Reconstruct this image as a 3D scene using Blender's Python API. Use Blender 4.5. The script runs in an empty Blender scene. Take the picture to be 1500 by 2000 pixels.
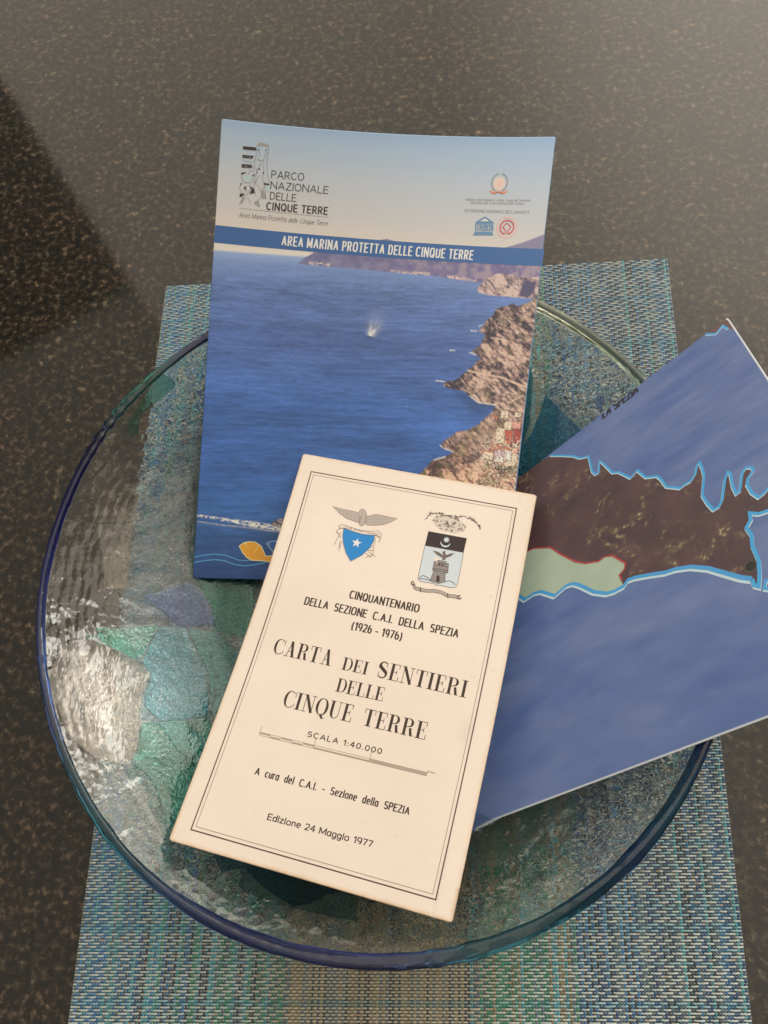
import bpy, math, random
import numpy as np
from mathutils import Matrix, Vector, geometry

# ------------------------------------------------------------------ camera, world, lamps, exposure
SC = bpy.context.scene
COL = SC.collection
cam_data = bpy.data.cameras.new('camera')
cam = bpy.data.objects.new('camera', cam_data)
COL.objects.link(cam)
cam.matrix_world = Matrix(((0.99734915, 0.03543114, 0.06355549, 0.17346327),
                           (-0.01329047, 0.94745044, -0.31962639, -0.31066869),
                           (-0.07154041, 0.31793442, 0.94540979, 0.42979243),
                           (0, 0, 0, 1)))
cam_data.sensor_fit = 'VERTICAL'
cam_data.sensor_height = 36.0
cam_data.lens = 27.0
cam_data.clip_start = 0.01
cam_data.clip_end = 50
SC.camera = cam

world = bpy.data.worlds.new('World')
SC.world = world
world.use_nodes = True
nt = world.node_tree
nt.nodes.clear()
wo = nt.nodes.new('ShaderNodeOutputWorld')
bgn = nt.nodes.new('ShaderNodeBackground')
tc = nt.nodes.new('ShaderNodeTexCoord')
dotn = nt.nodes.new('ShaderNodeVectorMath'); dotn.operation = 'DOT_PRODUCT'
gd = Vector((0.52, 0.70, 0.58)).normalized()          # the bright side of the room, ahead and to the right
dotn.inputs[1].default_value = gd
rampw = nt.nodes.new('ShaderNodeValToRGB')
rampw.color_ramp.interpolation = 'EASE'
els = rampw.color_ramp.elements
els[0].position = 0.25; els[0].color = (0.13, 0.118, 0.10, 1)
els[1].position = 1.0; els[1].color = (2.35, 2.12, 1.78, 1)
e = els.new(0.87); e.color = (0.42, 0.375, 0.305, 1)
nt.links.new(tc.outputs['Generated'], dotn.inputs[0])
nt.links.new(dotn.outputs['Value'], rampw.inputs[0])
nt.links.new(rampw.outputs[0], bgn.inputs[0])
nt.links.new(bgn.outputs[0], wo.inputs[0])
bgn.inputs[1].default_value = 1.0

def area_lamp(name, loc, target, sx, sy, radiance, color, up=None):
    d = bpy.data.lights.new(name, 'AREA')
    d.shape = 'RECTANGLE'; d.size = sx; d.size_y = sy
    d.energy = radiance * sx * sy * math.pi
    d.color = color
    o = bpy.data.objects.new(name, d)
    COL.objects.link(o)
    o.location = loc
    z = (Vector(loc) - Vector(target)).normalized()
    up = Vector(up or (0, 0, 1))
    x = up.cross(z).normalized(); y = z.cross(x)
    o.rotation_euler = Matrix((x, y, z)).transposed().to_euler()
    return o

# lamp panels added for the unseen pale ceiling; their gap shapes the dark reflection
de = Vector((0.53, -0.85, 0)).normalized(); pe = Vector((0.85, 0.53, 0)).normalized()
v0 = Vector((-1.03, 1.60, 2.0))
c1 = v0 + pe * 1.75 + de * 0.9
area_lamp('ceiling_stand_in', c1, c1 - Vector((0, 0, 1)), 3.5, 5.2, 1.03, (1.0, 0.895, 0.745), up=de)
c3 = v0 - pe * 1.0 + de * 1.93
area_lamp('ceiling_stand_in', c3, c3 - Vector((0, 0, 1)), 1.98, 3.5, 0.52, (1.0, 0.88, 0.73), up=de)
# window, right and ahead of the bowl
wd = Vector((0.70, 0.50, 0.47)).normalized()
wc_ = Vector((0.1, -0.25, 0.03)) + wd * 2.2
ws_ = Vector((0, 0, 1)).cross(wd).normalized()
for sgn in (-1, 1):                                     # window split into two lamps, gap added to break up its reflection
    area_lamp('window_light', wc_ + ws_ * 0.21 * sgn, (0.1, -0.25, 0.03), 0.34, 0.40, 7.0, (1.0, 0.96, 0.89))

SC.view_settings.view_transform = 'Standard'
SC.view_settings.look = 'None'
SC.view_settings.exposure = 0.24
SC.view_settings.gamma = 1.0
SC.cycles.caustics_refractive = True
SC.cycles.caustics_reflective = False
SC.cycles.max_bounces = 14
SC.cycles.transmission_bounces = 12
SC.cycles.transparent_max_bounces = 12
SC.cycles.sample_clamp_indirect = 4.0
SC.cycles.blur_glossy = 0.3

# ------------------------------------------------------------------ helpers
def s2l(c):
    c = np.asarray(c, float) / 255.0
    return np.where(c <= 0.04045, c / 12.92, ((c + 0.055) / 1.055) ** 2.4)

ILL = np.array([1.06, 0.95, 0.80])      # light falling on the prints, used once to turn photographed tones into ink albedo
def ink(r, g, b):
    return np.clip(s2l((r, g, b)) / ILL, 0.004, 0.86)

def new_mat(name):
    m = bpy.data.materials.new(name); m.use_nodes = True
    n = m.node_tree; b = n.nodes['Principled BSDF']
    return m, n, b

def tagthing(o, label, cat, group=None):
    o['label'] = label; o['category'] = cat
    if group: o['group'] = group

def empty(name, loc=(0, 0, 0)):
    o = bpy.data.objects.new(name, None); COL.objects.link(o); o.location = loc
    o.empty_display_size = 0.02
    return o

def mesh_obj(name, verts, faces, mat, parent=None, cols=None, smooth=False, loc=None):
    me = bpy.data.meshes.new(name)
    verts = np.asarray(verts, dtype=np.float32).reshape(-1, 3)
    if isinstance(faces, np.ndarray):
        k = faces.shape[1]
        me.vertices.add(len(verts)); me.vertices.foreach_set('co', verts.ravel())
        me.loops.add(faces.size); me.loops.foreach_set('vertex_index', faces.ravel().astype(np.int32))
        me.polygons.add(len(faces))
        me.polygons.foreach_set('loop_start', np.arange(0, faces.size, k, dtype=np.int32))
        me.update(calc_edges=True)
    else:
        me.from_pydata([tuple(map(float, v)) for v in verts], [], faces)
    if cols is not None:
        a = me.color_attributes.new('Col', 'FLOAT_COLOR', 'POINT')
        c = np.ones((len(verts), 4), np.float32); c[:, :3] = cols
        a.data.foreach_set('color', c.ravel())
    me.validate(); me.update()
    if smooth:
        me.polygons.foreach_set('use_smooth', np.ones(len(me.polygons), bool))
    me.materials.append(mat)
    o = bpy.data.objects.new(name, me); COL.objects.link(o)
    if parent:
        o.parent = parent
        o.matrix_parent_inverse = Matrix.Translation(parent.location).inverted()
    return o

_rng = np.random.default_rng(7)
_tab = _rng.random((256, 256))
def vnoise(x, y, seed=0):
    x = np.asarray(x, float) + seed * 17.31; y = np.asarray(y, float) + seed * 7.77
    xi = np.floor(x).astype(int); yi = np.floor(y).astype(int)
    fx = x - xi; fy = y - yi
    fx = fx * fx * (3 - 2 * fx); fy = fy * fy * (3 - 2 * fy)
    t = _tab
    a = t[xi % 256, yi % 256]; b = t[(xi + 1) % 256, yi % 256]
    c = t[xi % 256, (yi + 1) % 256]; d = t[(xi + 1) % 256, (yi + 1) % 256]
    return (a * (1 - fx) + b * fx) * (1 - fy) + (c * (1 - fx) + d * fx) * fy
def fbm(x, y, seed=0, o=4):
    s = 0; a = 1; n = 0
    for k in range(o):
        s = s + a * vnoise(x * 2 ** k, y * 2 ** k, seed + k * 3.1); n += a; a *= 0.55
    return s / n
def sstep(a, b, x):
    t = np.clip((x - a) / (b - a), 0, 1); return t * t * (3 - 2 * t)
def mixc(a, b, t):
    return a * (1 - t[..., None]) + np.asarray(b) * t[..., None]
def seg_dist(X, Y, pts, closed=False):
    d = np.full(X.shape, 1e9)
    n = len(pts)
    for i in range(n if closed else n - 1):
        ax, ay = pts[i]; bx, by = pts[(i + 1) % n]
        dx, dy = bx - ax, by - ay; L = dx * dx + dy * dy + 1e-12
        t = np.clip(((X - ax) * dx + (Y - ay) * dy) / L, 0, 1)
        d = np.minimum(d, np.hypot(X - ax - t * dx, Y - ay - t * dy))
    return d
def inside(X, Y, pts):
    r = np.zeros(X.shape, bool); n = len(pts)
    for i in range(n):
        ax, ay = pts[i]; bx, by = pts[(i + 1) % n]
        if ay == by: continue
        r ^= ((ay > Y) != (by > Y)) & (X < (bx - ax) * (Y - ay) / (by - ay) + ax)
    return r
def sdf(X, Y, pts):
    d = seg_dist(X, Y, pts, True)
    return np.where(inside(X, Y, pts), d, -d)          # positive inside

def catmull(P, n):
    """dense sampler on a control grid (rows x cols x 3) -> function of (u, v) arrays"""
    P = np.asarray(P, float)
    P = np.concatenate([2 * P[:1] - P[1:2], P, 2 * P[-1:] - P[-2:-1]], 0)
    P = np.concatenate([2 * P[:, :1] - P[:, 1:2], P, 2 * P[:, -1:] - P[:, -2:-1]], 1)
    R, K = P.shape[0] - 3, P.shape[1] - 3
    def w(t):
        return np.stack([-.5 * t + t * t - .5 * t ** 3, 1 - 2.5 * t * t + 1.5 * t ** 3,
                         .5 * t + 2 * t * t - 1.5 * t ** 3, -.5 * t * t + .5 * t ** 3], -1)
    def f(u, v):
        u = np.asarray(u, float) * K; v = np.asarray(v, float) * R
        iu = np.clip(np.floor(u), 0, K - 1).astype(int); iv = np.clip(np.floor(v), 0, R - 1).astype(int)
        wu = w(u - iu); wv = w(v - iv)
        out = 0
        for a in range(4):
            for b in range(4):
                out = out + P[iv + a, iu + b] * (wv[..., a] * wu[..., b])[..., None]
        return out
    return f

class Sheet:
    """a bent sheet of paper: millimetre coordinates (x right, y down) -> the place in the world"""
    def __init__(s, grid, W, H):
        s.f = catmull(grid, 0); s.W = W; s.H = H; s.layer = 0
    def at(s, x, y, off=0.0):
        x = np.asarray(x, float); y = np.asarray(y, float)
        u = x / s.W; v = y / s.H; h = 0.004
        p = s.f(u, v)
        a = s.f(u + h, v) - s.f(u - h, v); b = s.f(u, v + h) - s.f(u, v - h)
        n = np.cross(b, a); n /= np.linalg.norm(n, axis=-1, keepdims=True)
        off = np.asarray(off, float)
        return p + n * (off * 0.001)[..., None] if off.ndim else p + n * off * 0.001

class Ink:
    """collects flat printed marks on a sheet as very thin geometry"""
    def __init__(s, sheet, base=0.10):
        s.sh = sheet; s.v = []; s.f = []; s.c = []; s.z = base; s.base = base; s.k = 0
    def _add(s, pts, faces, col):
        s.k += 1
        z = s.z + 0.0015 * (s.k % 20)
        n0 = len(s.v)
        for p in pts: s.v.append((p[0], p[1], z)); s.c.append(col)
        for f in faces: s.f.append(tuple(n0 + i for i in f))
    def stroke(s, pts, w, col, closed=False, sub=5.0, clip=None):
        P = [np.array(p, float) for p in pts]
        if closed: P.append(P[0])
        Q = [P[0]]; 
        ws = w if isinstance(w, (list, tuple, np.ndarray)) else None
        WW = [ws[0] if ws is not None else w]
        for i in range(1, len(P)):
            L = np.linalg.norm(P[i] - P[i - 1])
            if L < 1e-6: continue
            n = max(1, int(L / sub))
            for k in range(1, n + 1):
                t = k / n
                Q.append(P[i - 1] + (P[i] - P[i - 1]) * t)
                WW.append((ws[i - 1] * (1 - t) + ws[i] * t) if ws is not None else w)
        n = len(Q)
        if n < 2: return
        L_, R_ = [], []
        for i in range(n):
            if closed and i in (0, n - 1):
                d0 = Q[n - 1] - Q[n - 2]; d1 = Q[1] - Q[0]
            else:
                d0 = Q[i] - Q[i - 1] if i else Q[1] - Q[0]
                d1 = Q[i + 1] - Q[i] if i < n - 1 else d0
            d0 = d0 / np.linalg.norm(d0); d1 = d1 / np.linalg.norm(d1)
            t = d0 + d1; l = np.linalg.norm(t)
            t = d1 if l < 1e-3 else t / l
            m = np.array([-t[1], t[0]])
            c = max(0.45, abs(m @ np.array([-d0[1], d0[0]])))
            o = m * (WW[i] / 2 / c)
            L_.append(Q[i] + o); R_.append(Q[i] - o)
        for i in range(n - 1):
            q = [L_[i], L_[i + 1], R_[i + 1], R_[i]]
            if clip is not None:
                q = clip(q)
                if len(q) < 3: continue
            if i == 0 or clip is not None:
                pass
            s.k += (1 if i == 0 else 0)
            z = s.z + 0.0015 * (s.k % 20)
            n0 = len(s.v)
            for p in q: s.v.append((p[0], p[1], z)); s.c.append(col)
            s.f.append(tuple(range(n0, n0 + len(q))))
    def poly(s, pts, col):
        tris = geometry.tessellate_polygon([[Vector((p[0], p[1], 0)) for p in pts]])
        s._add(pts, tris, col)
    def build(s, name, mat, parent, label=None):
        a = np.array(s.v)
        w = s.sh.at(a[:, 0], a[:, 1], a[:, 2])
        # make every face look up
        fs = []
        for f in s.f:
            p = [s.v[i] for i in f]
            ar = sum(p[i][0] * p[(i + 1) % len(p)][1] - p[(i + 1) % len(p)][0] * p[i][1] for i in range(len(p)))
            fs.append(f if ar < 0 else tuple(reversed(f)))
        o = mesh_obj(name, w, fs, mat, parent, cols=np.array(s.c))
        if label: o['label'] = label
        return o

# ------------------------------------------------------------------ stroke letters
def arc(cx, cy, rx, ry, a0, a1, n=10, sq=1.0):
    o = []
    for i in range(n + 1):
        a = math.radians(a0 + (a1 - a0) * i / n); c, q = math.cos(a), math.sin(a)
        c = math.copysign(abs(c) ** sq, c); q = math.copysign(abs(q) ** sq, q)
        o.append((cx + rx * c, cy + ry * q))
    return o
def glyphs(q):
    """skeletons in a box of height 1; q = squareness of the bowls; returns {char: (width, [strokes])}"""
    A = lambda *a, **k: arc(*a, sq=q, **k)
    G = {}
    G['A'] = (.70, [[(0, 0), (.35, 1)], [(.35, 1), (.70, 0)], [(.12, .32), (.58, .32)]])
    G['C'] = (.62, [A(.34, .5, .34, .5, 42, 318, n=22)])
    G['D'] = (.62, [[(.0, 0), (0, 1)], [(0, 1), (.22, 1)] + A(.24, .5, .38, .5, 85, -85, n=16) + [(.22, 0), (0, 0)]])
    G['E'] = (.50, [[(0, 0), (0, 1)], [(0, 1), (.5, 1)], [(0, .52), (.44, .52)], [(0, 0), (.5, 0)]])
    G['I'] = (.04, [[(.02, 0), (.02, 1)]])
    G['L'] = (.46, [[(0, 1), (0, 0)], [(0, 0), (.46, 0)]])
    G['M'] = (.80, [[(0, 0), (0, 1)], [(0, 1), (.4, .12)], [(.4, .12), (.8, 1)], [(.8, 1), (.8, 0)]])
    G['N'] = (.66, [[(0, 0), (0, 1)], [(0, 1), (.66, 0)], [(.66, 0), (.66, 1)]])
    G['O'] = (.72, [A(.36, .5, .36, .5, 0, 360, n=28)])
    G['P'] = (.54, [[(0, 0), (0, 1)], [(0, 1), (.2, 1)] + A(.24, .73, .29, .27, 88, -88, n=12) + [(0, .46)]])
    G['Q'] = (.72, [A(.36, .5, .36, .5, 0, 360, n=28), [(.42, .26), (.70, -.04)]])
    G['R'] = (.58, [[(0, 0), (0, 1)], [(0, 1), (.2, 1)] + A(.24, .73, .29, .27, 88, -88, n=12) + [(0, .46)], [(.26, .46), (.57, 0)]])
    G['S'] = (.54, [A(.27, .74, .25, .26, 28, 225, n=12) + A(.27, .26, .26, .26, 62, -155, n=12)])
    G['T'] = (.56, [[(.28, 0), (.28, 1)], [(0, 1), (.56, 1)]])
    G['U'] = (.62, [[(0, 1), (0, .34)] + A(.31, .32, .31, .32, 180, 360, n=14) + [(.62, .34), (.62, 1)]])
    G['Z'] = (.56, [[(.02, 1), (.56, 1)], [(.56, 1), (0, 0)], [(0, 0), (.56, 0)]])
    G['B'] = (.56, [[(0, 0), (0, 1)], [(0, 1), (.2, 1)] + A(.22, .76, .26, .24, 88, -88, n=10) + [(0, .52)], [(.2, .52)] + A(.24, .26, .3, .26, 88, -88, n=10) + [(0, 0)]])
    G['K'] = (.56, [[(0, 0), (0, 1)], [(0, .4), (.52, 1)], [(.2, .6), (.56, 0)]])
    G['1'] = (.26, [[(.0, .78), (.24, 1)], [(.24, 1), (.24, 0)]])
    G['2'] = (.50, [A(.25, .73, .24, .27, 165, -35, n=12) + [(.0, .0)], [(0, 0), (.5, 0)]])
    G['4'] = (.56, [[(.42, 0), (.42, 1)], [(.42, 1), (0, .3)], [(0, .3), (.56, .3)]])
    G['6'] = (.52, [A(.26, .31, .25, .31, 0, 360, n=18), A(.34, .42, .33, .58, 180, 95, n=8)])
    G['7'] = (.48, [[(0, 1), (.48, 1)], [(.48, 1), (.16, 0)]])
    G['9'] = (.52, [A(.26, .69, .25, .31, 0, 360, n=18), A(.18, .58, .33, .58, 0, -85, n=8)])
    G['0'] = (.54, [A(.27, .5, .26, .5, 0, 360, n=22)])
    G['('] = (.2, [arc(.52, .42, .50, .80, 133, 227, n=8)])
    G[')'] = (.2, [arc(-.32, .42, .50, .80, 47, -47, n=8)])
    G['-'] = (.30, [[(0, .38), (.3, .38)]])
    G['.'] = (.06, [[(.03, .0), (.03, .12)]])
    G[':'] = (.06, [[(.03, .0), (.03, .12)], [(.03, .5), (.03, .62)]])
    G["'"] = (.06, [[(.03, .75), (.03, 1)]])
    G[' '] = (.36, [])
    x = .70
    G['a'] = (.46, [A(.23, .35, .23, .35, 0, 360, n=16), [(.46, 0), (.46, x)]])
    G['b'] = (.46, [A(.23, .35, .23, .35, 0, 360, n=16), [(0, 0), (0, 1.05)]])
    G['c'] = (.42, [A(.24, .35, .24, .35, 45, 315, n=14)])
    G['d'] = (.46, [A(.23, .35, .23, .35, 0, 360, n=16), [(.46, 0), (.46, 1.05)]])
    G['e'] = (.46, [[(.02, .37), (.46, .37)], A(.24, .35, .23, .35, 5, 310, n=16)])
    G['g'] = (.46, [A(.23, .35, .23, .35, 0, 360, n=16), [(.46, x), (.46, 0)] + A(.23, -.03, .23, .24, 0, -150, n=10)])
    G['i'] = (.05, [[(.025, 0), (.025, x)], [(.025, .88), (.025, 1.0)]])
    G['l'] = (.05, [[(.025, 0), (.025, 1.05)]])
    G['m'] = (.70, [[(0, 0), (0, x)], A(.175, .44, .175, .26, 180, 0, n=8) + [(.35, 0)], A(.525, .44, .175, .26, 180, 0, n=8) + [(.7, 0)]])
    G['n'] = (.42, [[(0, 0), (0, x)], A(.21, .44, .21, .26, 180, 0, n=8) + [(.42, 0)]])
    G['o'] = (.50, [A(.25, .35, .25, .35, 0, 360, n=18)])
    G['p'] = (.46, [A(.23, .35, .23, .35, 0, 360, n=16), [(0, -.3), (0, x)]])
    G['q'] = (.46, [A(.23, .35, .23, .35, 0, 360, n=16), [(.46, -.3), (.46, x)]])
    G['r'] = (.26, [[(0, 0), (0, x)], A(.24, .40, .24, .28, 180, 75, n=6)])
    G['s'] = (.38, [A(.19, .52, .17, .18, 30, 230, n=8) + A(.19, .18, .18, .18, 60, -150, n=8)])
    G['t'] = (.28, [[(.13, 0), (.13, .95)], [(0, .66), (.28, .66)]])
    G['u'] = (.42, [[(0, x), (0, .26)] + A(.21, .26, .21, .26, 180, 360, n=8), [(.42, x), (.42, 0)]])
    G['z'] = (.40, [[(0, x), (.4, x)], [(.4, x), (0, 0)], [(0, 0), (.4, 0)]])
    return G
G_ROUND = glyphs(1.0); G_COND = glyphs(0.72)

STY = {  # glyph set, stem weight, horizontal weight, gap between letters (fractions of the cap height), slant
    'futura': (G_ROUND, .105, .10, .23, 0), 'futurab': (G_ROUND, .165, .145, .27, 0), 'ital': (G_ROUND, .085, .075, .17, .20),
    'cond': (G_COND, .155, .125, .245, 0), 'condr': (G_COND, .178, .125, .24, 0), 'wide': (G_ROUND, .175, .14, .42, 0),
    'helv': (G_COND, .175, .14, .28, 0), 'tiny': (G_COND, .13, .12, .22, 0), 'sheet': (G_ROUND, .17, .15, .33, 0),
}
def layout(txt, G, gap):
    """glyph list plus the total of the glyph widths and of the fixed gaps"""
    tw = 0; tg = 0; out = []
    for ch in txt:
        w, st = G[ch]
        out.append((ch, tw, tg, st)); tw += w; tg += gap if ch != ' ' else gap * .35
    return out, tw, tg - gap
def write(ink_, txt, p0, p1, cap, st, col, clip=None):
    p0 = np.array(p0); p1 = np.array(p1); L = np.linalg.norm(p1 - p0); d = (p1 - p0) / L; up = np.array([d[1], -d[0]])
    if st in ('didone', 'didtiny'): return write_didone(ink_, txt, p0, d, up, L, cap, col, st == 'didtiny')
    G, ws, wh, gap, sl = STY[st]
    lay, tw, tg = layout(txt, G, gap)
    gs = 1.0
    if (L / cap - ws - tg) / tw < .42: gs = max(.2, (L / cap - ws - .42 * tw) / tg)
    sx = (L / cap - ws - tg * gs) / tw                    # horizontal scaling that makes the line fit
    for ch, x0, g0, strokes in lay:
        for s_ in strokes:
            P = []; W = []
            for (x, y) in s_:
                yy = min(max(y, -.3), 1.05)
                inset = (.5 - min(max(yy, 0), 1)) * wh      # keep stroke edges inside the cap height
                X = ws * cap / 2 + ((x0 + x) * sx + g0 * gs) * cap + sl * y * cap; Y = (yy + inset) * cap
                P.append(p0 + d * X + up * Y)
            n = len(P)
            for i in range(n):
                a = s_[max(i - 1, 0)]; b = s_[min(i + 1, n - 1)]
                dx = (b[0] - a[0]) * sx; dy = b[1] - a[1]; l = math.hypot(dx, dy) + 1e-9
                t = abs(dy) / l
                W.append((wh + (ws - wh) * t) * cap)
            # butt ends: lengthen straight vertical strokes to the full cap height
            q = list(P)
            if n == 2 and abs(s_[0][0] - s_[1][0]) < .02 and ch not in ".:'":
                e = (P[1] - P[0]); e = e / np.linalg.norm(e) * wh * cap / 2; q = [P[0] - e, P[1] + e]
            elif n == 2:
                e = (P[1] - P[0]); e = e / np.linalg.norm(e) * ws * cap * (.42 if abs(s_[0][1] - s_[1][1]) < .02 else .1); q = [P[0] - e, P[1] + e]
            ink_.stroke(q, W, col, sub=9, clip=clip)

def write_didone(ink_, txt, p0, d, up, L, cap, col, tiny=False):
    """high-contrast letters: thick stems, hairlines and flat serifs"""
    T = .152 if not tiny else .2; H = .035 if not tiny else .09
    def st(x, w, y0=0, y1=1): return ('v', x, w, y0, y1)
    def hb(x0, x1, y, w=H): return ('h', x0, x1, y, w)
    def ser(x, y, w=.34): return ('h', x - w / 2, x + w / 2, y, H)
    g = {}
    g['I'] = (.34, [st(.17, T), ser(.17, 0), ser(.17, 1)])
    g['A'] = (.74, [('l', .17, 0, .37, 1, H * 1.1), ('l', .56, 0, .36, 1, T), hb(.22, .52, .33), ser(.16, 0, .26), ser(.57, 0, .34)])
    g['C'] = (.62, [('a', .33, .5, .30, .5, 50, 312), ('v', .60, H, .66, .98), ('v', .60, H, .10, .30)])
    g['D'] = (.68, [st(.17, T), ser(.13, 0, .26), ser(.13, 1, .26), hb(.17, .36, 0), hb(.17, .36, 1), ('a', .34, .5, .31, .5, 90, -90)])
    g['E'] = (.60, [st(.17, T), hb(0, .54, 0), hb(0, .52, 1), hb(.17, .40, .52), ('v', .55, H, 0, .28), ('v', .53, H, .74, 1), ('v', .41, H, .38, .66)])
    g['L'] = (.58, [st(.17, T), hb(0, .54, 0), ser(.17, 1), ('v', .55, H, 0, .30)])
    g['N'] = (.74, [st(.14, H), st(.60, H), ('l', .15, 1, .60, 0, T), ser(.14, 0, .26), hb(.0, .2, 1), ser(.60, 1, .26)])
    g['Q'] = (.70, [('a', .35, .5, .31, .5, 0, 360), ('l', .34, .06, .50, -.16, T * .8), ('l', .48, -.15, .62, -.12, H)])
    g['R'] = (.72, [st(.17, T), ser(.17, 0), hb(.0, .34, 1), hb(.17, .34, .5), ('a', .32, .75, .24, .25, 90, -90), ('l', .46, .46, .56, .02, T * .9), ('l', .55, .02, .68, .04, H)])
    g['S'] = (.56, [('s',), ('v', .45, H, .68, .98), ('v', .06, H, .02, .34)])
    g['T'] = (.66, [st(.33, T), ser(.33, 0), hb(.04, .62, 1), ('v', .05, H, .72, 1), ('v', .61, H, .72, 1)])
    g['U'] = (.72, [('v', .17, T, .28, 1), ('v', .58, H, .28, 1), ('a', .375, .28, .205, .28, 180, 360), ser(.17, 1, .32), ser(.58, 1, .24)])
    g['O'] = (.70, [('a', .35, .5, .31, .5, 0, 360)])
    gap = .055
    tot = sum(g[c][0] for c in txt) + gap * (len(txt) - 1)
    sx = L / (tot * cap); x0 = 0
    M = lambda x, y: p0 + d * ((x0 + x) * sx * cap) + up * (y * cap)
    for ch in txt:
        w_, parts = g[ch]
        for p in parts:
            if p[0] == 'v': ink_.stroke([M(p[1], p[3]), M(p[1], p[4])], p[2] * cap * (sx if p[2] > H else 1), col, sub=9)
            elif p[0] == 'h':
                y = p[3] + (p[4] / 2 if p[3] < .01 else (-p[4] / 2 if p[3] > .99 else 0))
                ink_.stroke([M(p[1], y), M(p[2], y)], p[4] * cap, col, sub=9)
            elif p[0] == 'l': ink_.stroke([M(p[1], p[2]), M(p[3], p[4])], p[5] * cap * (sx if p[5] > H * 1.2 else 1), col, sub=9)
            elif p[0] == 'a':
                _, cx, cy, rx, ry, a0, a1 = p; n = 22; P = []; W = []
                for i in range(n + 1):
                    a = math.radians(a0 + (a1 - a0) * i / n)
                    k = abs(math.cos(a)) ** 1.8
                    if ch == 'U' and math.cos(a) > 0: k *= max(0, 1 - math.cos(a) * 2)
                    if ch == 'C' and math.cos(a) > 0: k *= .35
                    P.append(M(cx + rx * math.cos(a) * (1 - .10 * k), cy + (ry - H / 2) * math.sin(a))); W.append((H + (T - H) * k) * cap)
                ink_.stroke(P, W, col, sub=9)
            elif p[0] == 's':
                P = []; W = []
                pts = arc(.26, .755, .19, .225, 40, 200, n=8) + arc(.27, .245, .21, .225, 40, -140, n=8)
                for i, (x, y) in enumerate(pts):
                    k = math.exp(-((i - 8.3) / 2.6) ** 2)
                    P.append(M(x, y)); W.append((H + (T * 1.1 - H) * k + .03) * cap)
                ink_.stroke(P, W, col, sub=9)
        x0 += w_ + gap

# ---- printed shapes and outlines, in millimetres on each sheet; glass pieces in metres round the bowl centre
BRO_GRID=[[[0.07072,0.01317,0.122],[0.09307,0.00965,0.12039],[0.11513,0.00678,0.11866],[0.13694,0.00464,0.11672],[0.15857,0.0033,0.1145],[0.18012,0.00276,0.11197],[0.20167,0.00298,0.10916],[0.22329,0.0039,0.10614],[0.24502,0.00543,0.103]],[[0.06661,-0.00651,0.10915],[0.08924,-0.00988,0.10798],[0.11153,-0.01274,0.10672],[0.13353,-0.01503,0.10526],[0.15529,-0.0167,0.10355],[0.1769,-0.01776,0.10156],[0.19842,-0.01823,0.09932],[0.21992,-0.01816,0.09688],[0.24143,-0.01763,0.09435]],[[0.06257,-0.02681,0.09647],[0.08545,-0.03006,0.09576],[0.10796,-0.03292,0.09495],[0.13013,-0.03533,0.09398],[0.15201,-0.03726,0.09277],[0.17367,-0.03872,0.09133],[0.19516,-0.03972,0.08965],[0.21654,-0.0403,0.08781],[0.23785,-0.04055,0.08587]],[[0.05864,-0.04777,0.08415],[0.08175,-0.05091,0.08388],[0.10445,-0.05375,0.08354],[0.12677,-0.05624,0.08304],[0.14874,-0.05836,0.08235],[0.17043,-0.06011,0.08144],[0.19188,-0.06151,0.08034],[0.21315,-0.06259,0.07908],[0.23427,-0.06341,0.07775]],[[0.05487,-0.06934,0.07229],[0.07817,-0.07237,0.07248],[0.10103,-0.07516,0.07259],[0.12346,-0.07769,0.07258],[0.1455,-0.07993,0.07239],[0.1672,-0.08189,0.07203],[0.1886,-0.08357,0.07149],[0.20975,-0.08501,0.07083],[0.23066,-0.08624,0.07009]],[[0.05128,-0.09143,0.061],[0.07475,-0.09434,0.06163],[0.09772,-0.09706,0.06221],[0.12024,-0.09958,0.06267],[0.14231,-0.10188,0.063],[0.16399,-0.10395,0.06317],[0.18532,-0.10582,0.06321],[0.20633,-0.10749,0.06313],[0.22704,-0.10902,0.063]],[[0.04789,-0.11393,0.05029],[0.07148,-0.11669,0.05137],[0.09454,-0.11931,0.05241],[0.1171,-0.12176,0.05336],[0.13919,-0.12405,0.05419],[0.16083,-0.12618,0.05491],[0.18206,-0.12814,0.05551],[0.20292,-0.12996,0.05602],[0.22341,-0.13166,0.05649]],[[0.04468,-0.13667,0.04015],[0.06836,-0.13926,0.04168],[0.09148,-0.14174,0.04317],[0.11407,-0.14409,0.0446],[0.13613,-0.14632,0.04595],[0.15771,-0.14843,0.0472],[0.17884,-0.15041,0.04837],[0.19952,-0.15228,0.04948],[0.2198,-0.15406,0.05055]],[[0.04164,-0.15951,0.03047],[0.06538,-0.1619,0.03245],[0.08854,-0.16421,0.03441],[0.11112,-0.16642,0.03632],[0.13315,-0.16854,0.03817],[0.15466,-0.17057,0.03997],[0.17566,-0.1725,0.04171],[0.19617,-0.17435,0.0434],[0.21622,-0.17613,0.04507]],[[0.0387,-0.18233,0.02115],[0.06249,-0.1845,0.02357],[0.08567,-0.1866,0.02599],[0.10825,-0.18863,0.02838],[0.13023,-0.19059,0.03075],[0.15166,-0.19249,0.03308],[0.17253,-0.19431,0.03539],[0.19287,-0.19608,0.03767],[0.21269,-0.19779,0.03995]],[[0.03582,-0.20503,0.012],[0.05966,-0.20695,0.01488],[0.08286,-0.20882,0.01775],[0.10542,-0.21063,0.02063],[0.12736,-0.21239,0.0235],[0.14871,-0.2141,0.02637],[0.16946,-0.21577,0.02925],[0.18963,-0.21739,0.03213],[0.20924,-0.21896,0.035]]]
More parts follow.
